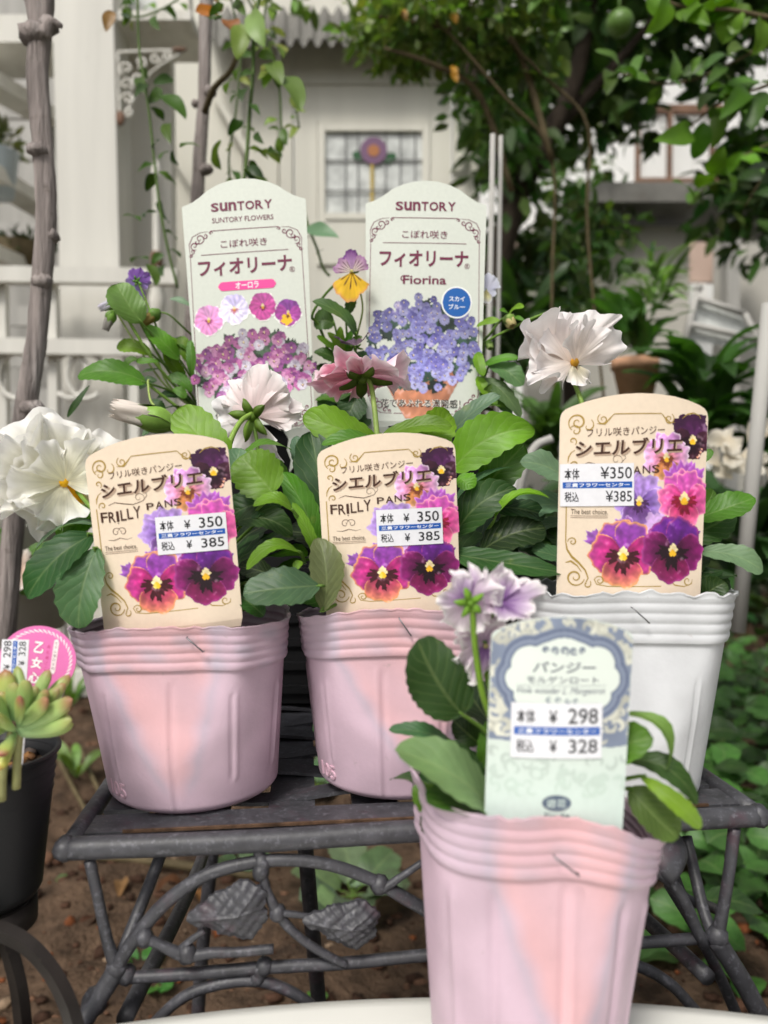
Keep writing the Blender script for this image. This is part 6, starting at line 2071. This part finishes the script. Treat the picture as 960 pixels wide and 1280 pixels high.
PL(vA, 205, 535, .50, 178, 545, .49, 12, 'grey', face=40); PL(vA, 200, 462, .52, 178, 466, .51, 8, 'grey', face=50)
PL(vA, 240, 385, .60, 212, 374, .60, 11, (.46, .56, .46), face=40, teeth=0); PL(vA, 242, 440, .53, 215, 425, .53, 15, 'mid', face=60)
PL(vA, 240, 470, .50, 238, 425, .50, 14, 'mid', face=80); PL(vA, 216, 486, .51, 232, 498, .51, 14, 'mid', face=60); PL(vA, 188, 500, .5, 205, 515, .5, 16, 'dark', face=60)
fill(vA, blk[0][0], blk[0][1] + .005, 10, .04, 5, size=(.02, .034), tones=('dark', 'mid', 'fresh'), wr=.45)
stem(vA, [(262, 528, .55), (235, 500, .53), (195, 455, .51), (165, 408, .50), (150, 380, .50), (146, 378, .50)], .0012)
stem(vA, [(255, 520, .55), (215, 470, .53), (190, 430, .52), (175, 403, .505)], .0011)
stem(vA, [(240, 510, .54), (205, 480, .52), (170, 430, .51), (144, 388, .50)], .0008, (.62, .70, .42))
stem(vA, [(200, 420, .52), (189, 392, .52), (178, 365, .52), (172, 352, .52)], .0008)
stem(vA, [(246, 424, .54), (232, 412, .53), (212, 394, .52), (198, 390, .52)], .0008, (.38, .50, .22))
stem(vA, [(262, 530, .54), (235, 518, .52), (205, 496, .51), (185, 480, .505)], .0013)
stem(vA, [(262, 535, .54), (240, 510, .53), (210, 480, .52), (196, 448, .515)], .0010, (.55, .66, .35))
bud(vA, 152, 376, .50, 125, 385, .50, .0035, 1, (.86, .84, .90)); bud(vA, 142, 388, .50, 132, 412, .50, .0035, 2, (.62, .60, .58))
bud(vA, 200, 388, .52, 178, 405, .515, .0042, 3, (.55, .48, .25), sc_=(.36, .50, .20))
bud(vA, 222, 532, .46, 142, 510, .45, .0075, 4, (.93, .89, .85), sc_=(.46, .60, .25))
stem(vA, [(240, 545, .47), (228, 536, .465), (218, 530, .462)], .0016, (.5, .62, .28)); stem(vA, [(197, 512, .462), (188, 500, .47), (185, 478, .48), (186, 475, .485)], .0008, (.6, .68, .38))
PU = cgrad((.50, .35, .68), (.55, .38, .70), (.60, .46, .76)); PU2 = cgrad((.60, .52, .78), (.66, .56, .82))
flower(vA, 'flower', at(172, 352, .52), (.1, .9, .2), (0, 0, 1), .0095, [(-45, 1.0, 55, 0, .1, .0, PU), (15, 1.0, 55, 0, .1, 0, PU), (-95, .9, 50, .05, .1, 0, PU2), (110, 1.0, 50, .05, .1, 0, PU2), (160, 1.2, 50, .05, .1, 0, PU2)], .06, sep=.5, seed=31)

vB = empty('viola_plant', blk[1][0] + (0, 0, blk[1][1]), 'bushy viola with a purple and yellow bloom in the black pot between the tall tags', 'viola')
soil_disc(vB, blk[1][0], .05, blk[1][1] - .01, 32)
sB = (440, 535, .55); sC = (596, 520, .55)
# between the tags
PL(vB, 446, 420, .50, 390, 377, .49, 30, (.26, .38, .17), face=45, droop=.2, stalk=sB, teeth=.08, nteeth=8)
PL(vB, 418, 405, .52, 392, 402, .52, 30, (.28, .40, .18), face=80, stalk=sB)
PL(vB, 432, 396, .51, 438, 362, .51, 15, (.26, .38, .17), face=80, stalk=sB, teeth=.12)
for k, (bx, by, tx, ty, wd, tn) in enumerate([(428, 452, 410, 415, 12, 'bright'), (430, 450, 425, 408, 12, 'bright'), (432, 450, 442, 412, 12, 'fresh'), (426, 448, 396, 420, 14, 'bright'), (424, 455, 392, 440, 22, 'dark'),
                                              (434, 445, 452, 420, 12, 'mid'), (425, 500, 398, 512, 24, 'grey'), (432, 495, 402, 528, 22, 'dark'), (446, 490, 428, 530, 40, (.20, .31, .13)), (440, 470, 400, 470, 26, 'dark'),
                                              (448, 500, 450, 540, 30, 'dark'), (420, 470, 395, 460, 18, 'deep'), (430, 505, 394, 500, 16, 'mid'), (448, 480, 420, 500, 22, 'dark'), (444, 440, 456, 460, 16, 'dark')]):
    PL(vB, bx, by, .51 + .004 * (k % 4), tx, ty, .505, wd, tn, face=55, teeth=.1, nteeth=5)
stem(vB, [(440, 535, .55), (425, 480, .53), (400, 410, .52), (390, 395, .515), (405, 370, .51), (426, 348, .505)], .0011, (.33, .46, .18))
stem(vB, [(446, 420, .52), (453, 390, .51), (451, 368, .505), (444, 350, .505)], .0007, (.52, .62, .3))
stem(vB, [(440, 535, .55), (430, 490, .53), (428, 450, .52)], .0012, (.42, .56, .22))
VU = cgrad((.80, .70, .80), (.56, .34, .62), (.48, .30, .56), ((.42, .20, .45), .5)); VS = cgrad((.92, .88, .80), (.66, .48, .66), None, ((.30, .10, .24), .8)); VY = cgrad((.93, .74, .14), (.94, .76, .20), (.88, .62, .40), ((.25, .10, .12), .62))
flower(vB, 'flower', at(440, 340, .50), (-.15, -.95, .05), (0, 0, 1), .0150, [(-8, .98, 30, -.05, 0, .05, VU), (-58, .9, 36, 0, .05, .05, VS), (52, .85, 36, 0, .05, .05, VS), (185, 1.25, 58, .03, .0, .05, VY)], .05, sep=.35, seed=41, fr=3, eye=(.78, .75, .45))
WL = cgrad((.75, .70, .76), (.52, .46, .52))
flower(vB, 'flower', at(444, 432, .47), (-.1, .3, .9), (-.3, .9, -.3), .0120, [(-50, 1.0, 30, 0, .5, .3, cgrad((.46, .38, .44), (.40, .32, .40))), (0, .9, 30, 0, .6, .3, cgrad((.46, .38, .44), (.40, .32, .40))), (50, 1.1, 30, 0, .6, .3, cgrad((.46, .38, .44), (.38, .30, .36)))], .1, sep=.5, seed=42)
# right of the blue tag
VW = cgrad((.86, .86, .94), (.88, .89, .96), (.91, .92, .97)); VWL = cgrad((.93, .88, .5), (.92, .92, .95), None, ((.35, .30, .5), .5))
flower(vB, 'flower', at(608, 362, .52), (.3, -.9, .0), (.1, 0, 1), .0105, [(-35, 1.0, 45, -.05, 0, .05, VW), (32, 1.15, 42, -.05, 0, .05, VW), (-95, .9, 40, 0, 0, .05, VW), (88, .8, 40, 0, 0, .05, VW), (178, .9, 45, .03, 0, 0, VWL)], .04, sep=.4, seed=43, fr=3)
stem(vB, [(596, 520, .55), (597, 450, .54), (600, 400, .53), (606, 366, .522)], .0009, (.40, .52, .24))
for k, (bx, by, tx, ty, wd, tn, tee) in enumerate([(604, 458, 648, 447, 14, 'fresh', .05), (612, 455, 654, 482, 30, (.34, .46, .28), .12), (604, 472, 651, 522, 26, (.36, .48, .30), .12), (598, 505, 632, 508, 14, 'mid', .1), (596, 408, 624, 400, 12, 'bright', .02),
                                                   (636, 393, 655, 383, 11, 'bright', .02), (600, 490, 622, 505, 14, 'fresh', .1), (598, 470, 612, 500, 16, 'bright', .1), (598, 440, 604, 470, 16, 'bright', .05), (636, 394, 624, 388, 7, 'fresh', 0), (640, 396, 656, 402, 7, 'fresh', 0),
                                                   (608, 500, 640, 522, 14, 'grey', .05), (600, 510, 614, 480, 12, 'mid', .1)]):
    PL(vB, bx, by, .51, tx, ty, .50, wd, tn, face=55, teeth=tee, nteeth=5, stalk=sC if k < 3 else None)
stem(vB, [(596, 520, .55), (602, 440, .53), (612, 425, .52), (640, 410, .51), (670, 396, .505), (690, 390, .50), (696, 394, .50)], .0010, (.46, .60, .26))
stem(vB, [(600, 430, .53), (612, 418, .52), (624, 402, .515), (634, 395, .51)], .0010, (.36, .48, .2))
PL(vB, 690, 392, .50, 697, 398, .495, 8, 'fresh', face=80, teeth=0)
bud(vB, 634, 394, .51, 640, 408, .505, .0040, 9, (.80, .74, .52), sc_=(.45, .56, .26))
bud(vB, 611, 428, .515, 613, 436, .51, .0025, 10, (.6, .7, .4))
fill(vB, blk[1][0], blk[1][1] + .005, 14, .04, 6, size=(.02, .034), tones=('dark', 'mid', 'deep'), wr=.5)
# ================================================================ succulent at the lower left
cs = cpt(-20, .302, CAMZ - .165)
sp_ = empty('nursery_pot', cs, 'black plastic pot with a fleshy succulent at the lower left edge', 'plant pot')
pr = [(.001, .001), (.0185, 0), (.020, .002)]
zs = .060
for q in np.linspace(0, 1, 30): pr.append((.0205 + .006 * q + (.0005 * math.sin(q * 90) if q > .72 else 0), .003 + (zs - .005) * q))
pr += [(.0282, zs - .001), (.0283, zs), (.0262, zs), (.0255, zs - .010), (.022, zs * .5)]
MB().lathe(pr, cs, 72).build('pot_wall', M['blackpot'], sp_)
su = empty('succulent_plant', cs + (0, 0, zs - .012), 'green rosette succulent with reddish leaf tips in the black pot', 'succulent')
soil_disc(su, cs, .0252, zs - .010, 50)
b = MB(); rr = np.random.default_rng(51)
for i in range(60):
    a, q = rr.uniform(0, 6.28), .024 * rr.random() ** .5
    b.ball(cs + (q * math.cos(a), q * math.sin(a), zs - .008), rr.uniform(.0012, .0035), lin([(.50, .36, .22), (.30, .26, .24), (.42, .30, .20)][i % 3]), sq=(1.2, 1, .8), seg=7, jit=.2, rng=rr)
tag(b.build('pumice', M['stone'], su), kind='stuff')
for pts in ([(20, 985, .285), (22, 945, .283), (26, 905, .28)], [(2, 1000, .282), (4, 960, .28), (14, 915, .279)]):
    MB().tube([at(*p) for p in pts], [.0017, .0016, .0014], 8, 4, lin((.55, .55, .36))).build('stem', M['stem'], su)


def fat_leaf(bx, by, bd_, tx, ty, td_, wpx, red=.5, yel=.0, seed=0):
    a, t = at(bx, by, bd_), at(tx, ty, td_)
    ax = t - a; Lk = np.linalg.norm(ax); ax = ax / Lk
    wd = wpx * 1.22 * bd_ / F / 2
    x = nrm(np.cross(ax, (0, -1, .3))); y = np.cross(x, ax)
    rows, C = [], []
    for v in np.linspace(0, 1, 18):
        r = wd * (.42 + .58 * math.sin(min(1, v * 1.15) * math.pi * .5) ** 1.2) * math.sqrt(max(0.001, 1 - max(0, (v - .55) / .45) ** 2.6)) if v > 0 else wd * .3
        q = np.linspace(0, 2 * math.pi, 14, endpoint=False)
        rows.append(a + ax * Lk * v + (np.cos(q) * r)[:, None] * x + (np.sin(q) * r * .62)[:, None] * y - y * .0 + np.array((0, 0, 1)) * Lk * .10 * v * v)
        g = np.array((.62, .74, .55)) * (1 - v) + np.array((.58, .66, .36)) * v
        g = g * (1 - yel * v) + np.array((.78, .74, .32)) * yel * v
        k = red * max(0, (v - .80) / .2)
        C.append(np.tile(lin(g * (1 - k) + np.array((.58, .31, .28)) * k), (14, 1)))
    MB().grid(np.array(rows), np.array(C), wrap=True).build('leaf', M['succ'], su)


cen = (20, 906, .281)
for i, L_ in enumerate([(30, 893, 21, 838, 14, .2, 0, .288), (34, 893, 62, 842, 15, .6, 0, .285), (32, 898, 88, 850, 15, .7, .1, .29), (34, 900, 82, 860, 15, .7, 0, .283), (36, 897, 74, 866, 15, .5, 0, .278), (34, 900, 60, 868, 14, .6, 0, .274),
                        (22, 907, 60, 882, 18, .8, .1, .268), (22, 912, 91, 884, 19, .8, .0, .270), (24, 915, 90, 908, 20, .2, 0, .272), (26, 918, 92, 912, 16, .1, 0, .28), (26, 900, 88, 892, 14, .4, 0, .29),
                        (22, 905, 26, 880, 15, .9, .3, .262), (18, 900, 18, 858, 19, .3, 0, .275), (26, 897, 34, 856, 18, .2, 0, .272), (14, 900, 6, 842, 20, .9, .5, .283), (10, 905, -14, 872, 20, .3, 0, .27), (8, 910, -18, 912, 18, .3, .3, .268),
                        (18, 912, -6, 900, 20, .2, .1, .262), (18, 916, 0, 950, 17, 1.0, .4, .268), (18, 925, -4, 968, 14, .6, .9, .272), (24, 902, 46, 862, 15, .4, 0, .28), (12, 902, 0, 868, 18, .4, .3, .277), (28, 905, 70, 880, 14, .5, 0, .286)]):
    fat_leaf(L_[0], L_[1], .280, L_[2], L_[3], L_[7], L_[4], L_[5], L_[6], i)
# round pink tag
Bt = at(36, 962, .292); Tt = at(47, 782, .298)
zax = nrm(Tt - Bt); xax = nrm(np.array((1, 0, 0)) - zax[0] * zax); yax = np.cross(zax, xax)
Mw = Matrix(((xax[0], yax[0], zax[0], Bt[0]), (xax[1], yax[1], zax[1], Bt[1]), (xax[2], yax[2], zax[2], Bt[2]), (0, 0, 0, 1)))
u_ = .295 / F / 5.565            # one drawing unit, metres (sheet as enlarged 5.565 times)
Hn = np.linalg.norm(Tt - Bt)


def rtf(P, lay): return np.stack([(P[:, 0] - 250) * u_, np.full(len(P), -.0002 - lay * .00004), Hn - (P[:, 1] - 72) * u_], 1)


rt_ = bpy.data.objects.new('plant_tag', None); col.objects.link(rt_); rt_.matrix_world = Mw
tag(rt_, 'round pink tag with white rope edging standing behind the succulent', 'plant tag')
nb = lambda v: v
P = [(262 + 272 * math.cos(a), 318 + 245 * math.sin(a)) for a in np.linspace(0, 2 * math.pi, 60, endpoint=False)]
A = rtf(np.array(P), 0); B2 = A.copy(); B2[:, 1] = .0002
b = MB().add(np.vstack([A, B2]), [tuple(range(60)), tuple(range(60, 120))[::-1]] + [(i, 60 + i, 60 + (i + 1) % 60, (i + 1) % 60) for i in range(60)], lin((.88, .46, .70)))
b.build('card', M['card'], rt_, smooth=False, local=True)
S_ = rtf(np.array([(165, 560), (215, 560), (205, 1060), (160, 1060)], float), 0)
S2 = S_.copy(); S2[:, 1] = .0002
MB().add(np.vstack([S_, S2]), [(0, 1, 2, 3), (7, 6, 5, 4), (0, 4, 5, 1), (1, 5, 6, 2), (2, 6, 7, 3), (3, 7, 4, 0)], lin((.85, .85, .86))).build('stake', M['card'], rt_, smooth=False, local=True)
t = Print(rtf)
for k in range(46):
    a = 2 * math.pi * k / 46
    x, y = 262 + 236 * math.cos(a), 318 + 210 * math.sin(a)
    a2 = a + .55 + math.pi / 2
    t.line([(x - 22 * math.cos(a2), y - 20 * math.sin(a2)), (x, y), (x + 22 * math.cos(a2), y + 20 * math.sin(a2))], 11, (.96, .93, .93), 2, True)
for ch, x0, y0, x1, y1 in (('乙', 238, 182, 306, 262), ('女', 222, 288, 300, 368), ('心', 210, 392, 290, 468)):
    t.text(ch, x0 - 3, y0 - 3, x1 + 3, y1 + 3, (.80, .22, .50), 2.2, .09, rot=.12); t.text(ch, x0, y0, x1, y1, (.97, .95, .95), 3.2, .04, rot=.12)
for i, ch in enumerate('おとめごころ'): t.text(ch, 330 - i * 4, 205 + i * 38, 352 - i * 4, 228 + i * 38, (.82, .26, .52), 2.5, .02, rot=.15)
cap = [(372 + 20 * math.cos(a), 190 - 24 * math.sin(a)) for a in np.linspace(0, math.pi, 8)]
cap = [(410, 190), (405, 172), (392, 165), (378, 172), (374, 190), (358, 385), (364, 402), (378, 406), (388, 400), (393, 385)]
t.poly(cap, (.95, .90, .90), 2.4)
for i, ch in enumerate('セダム属の多肉'): t.text(ch, 381 - i * 2.4, 182 + i * 29, 401 - i * 2.4, 202 + i * 29, (.45, .2, .32), 3.2, .0, rot=.1)
t.build('lettering', rt_, nb)
# its price label, turned on its side
def rsf(P, lay):
    return rtf(np.stack([105 + (P[:, 1] - .5) * 190 - (P[:, 0] - .5) * 0, 335 - (P[:, 0] - .5) * 330], 1), lay)


t = Print(rsf)
t.b.add(rsf(np.array([(0, 0), (1, 0), (1, 1), (0, 1)], float), 4), [(0, 1, 2, 3)], lin((.88, .88, .90)))
st = t.build('price_sticker', rt_, nb, 'card')
t = Print(rsf)
INK = (.15, .15, .17)
t.text('¥', .38, .12, .48, .36, INK, 5, .012).text('298', .62, .08, .97, .36, INK, 5, .008)
t.poly([(.03, .42), (.97, .42), (.97, .58), (.03, .58)], (.10, .34, .68), 5); t.text('三貴フラワーセンター', .06, .445, .95, .555, (.94, .95, .97), 6, .02)
t.text('¥', .46, .66, .56, .90, INK, 5, .012).text('328', .66, .64, .96, .90, INK, 5, .008)
t.b.build('lettering', M['prnt'], st, smooth=False, local=True)

# dark iron stand carrying the succulent pot
zb = CAMZ - .1662
ist = empty('iron_stand', (cs[0], cs[1], 0), 'dark strap iron plant stand with curved legs carrying the succulent', 'plant stand')
b = MB()
for r0 in (.0165,):
    a = np.linspace(0, 2 * math.pi, 60, endpoint=False)
    pr_ = [(r0, -.010), (r0 + .002, -.010), (r0 + .002, .0), (r0, .0), (r0, -.010)]
    b.lathe(pr_, (cs[0], cs[1], zb - .001), 60)
b.lathe([(.001, -.004), (.0163, -.004), (.0163, 0), (.001, 0)], (cs[0], cs[1], zb - .0012), 48)
b.build('ring', M['darkiron'], ist)


def strap_leg(pts, wpx, name='leg'):
    P = np.array([at(*p) for p in pts])
    n = 40
    t_ = np.linspace(0, len(P) - 1, n)
    Q = np.stack([np.interp(t_, range(len(P)), P[:, k]) for k in range(3)], 1)
    for _ in range(6): Q[1:-1] = (Q[:-2] + 2 * Q[1:-1] + Q[2:]) / 4
    T = np.gradient(Q, axis=0); T /= np.linalg.norm(T, axis=1)[:, None]
    side = np.array((.45, .85, .2)); th = wpx * .28 / F / 2
    Nn = np.cross(T, side); Nn /= np.linalg.norm(Nn, axis=1)[:, None]
    S2 = np.cross(Nn, T)
    rows = [Q + Nn * a_ * th + S2 * b_ * .0022 for a_, b_ in ((-1, -1), (1, -1), (1, 1), (-1, 1))]
    b = MB().grid(np.stack(rows, 1), wrap=True)
    b.build(name, M['darkiron'], ist, smooth=False)


strap_leg([(-20, 1160, .285), (10, 1166, .284), (40, 1184, .282), (66, 1215, .281), (84, 1250, .280), (96, 1290, .280), (104, 1350, .280), (108, 1700, .28), (110, 2400, .28)], 20)
strap_leg([(2, 1165, .295), (14, 1195, .295), (24, 1235, .296), (30, 1290, .297), (34, 1400, .30), (36, 2200, .30)], 18)
strap_leg([(-60, 1165, .31), (-90, 1230, .31), (-100, 1400, .31), (-100, 2100, .31)], 18)
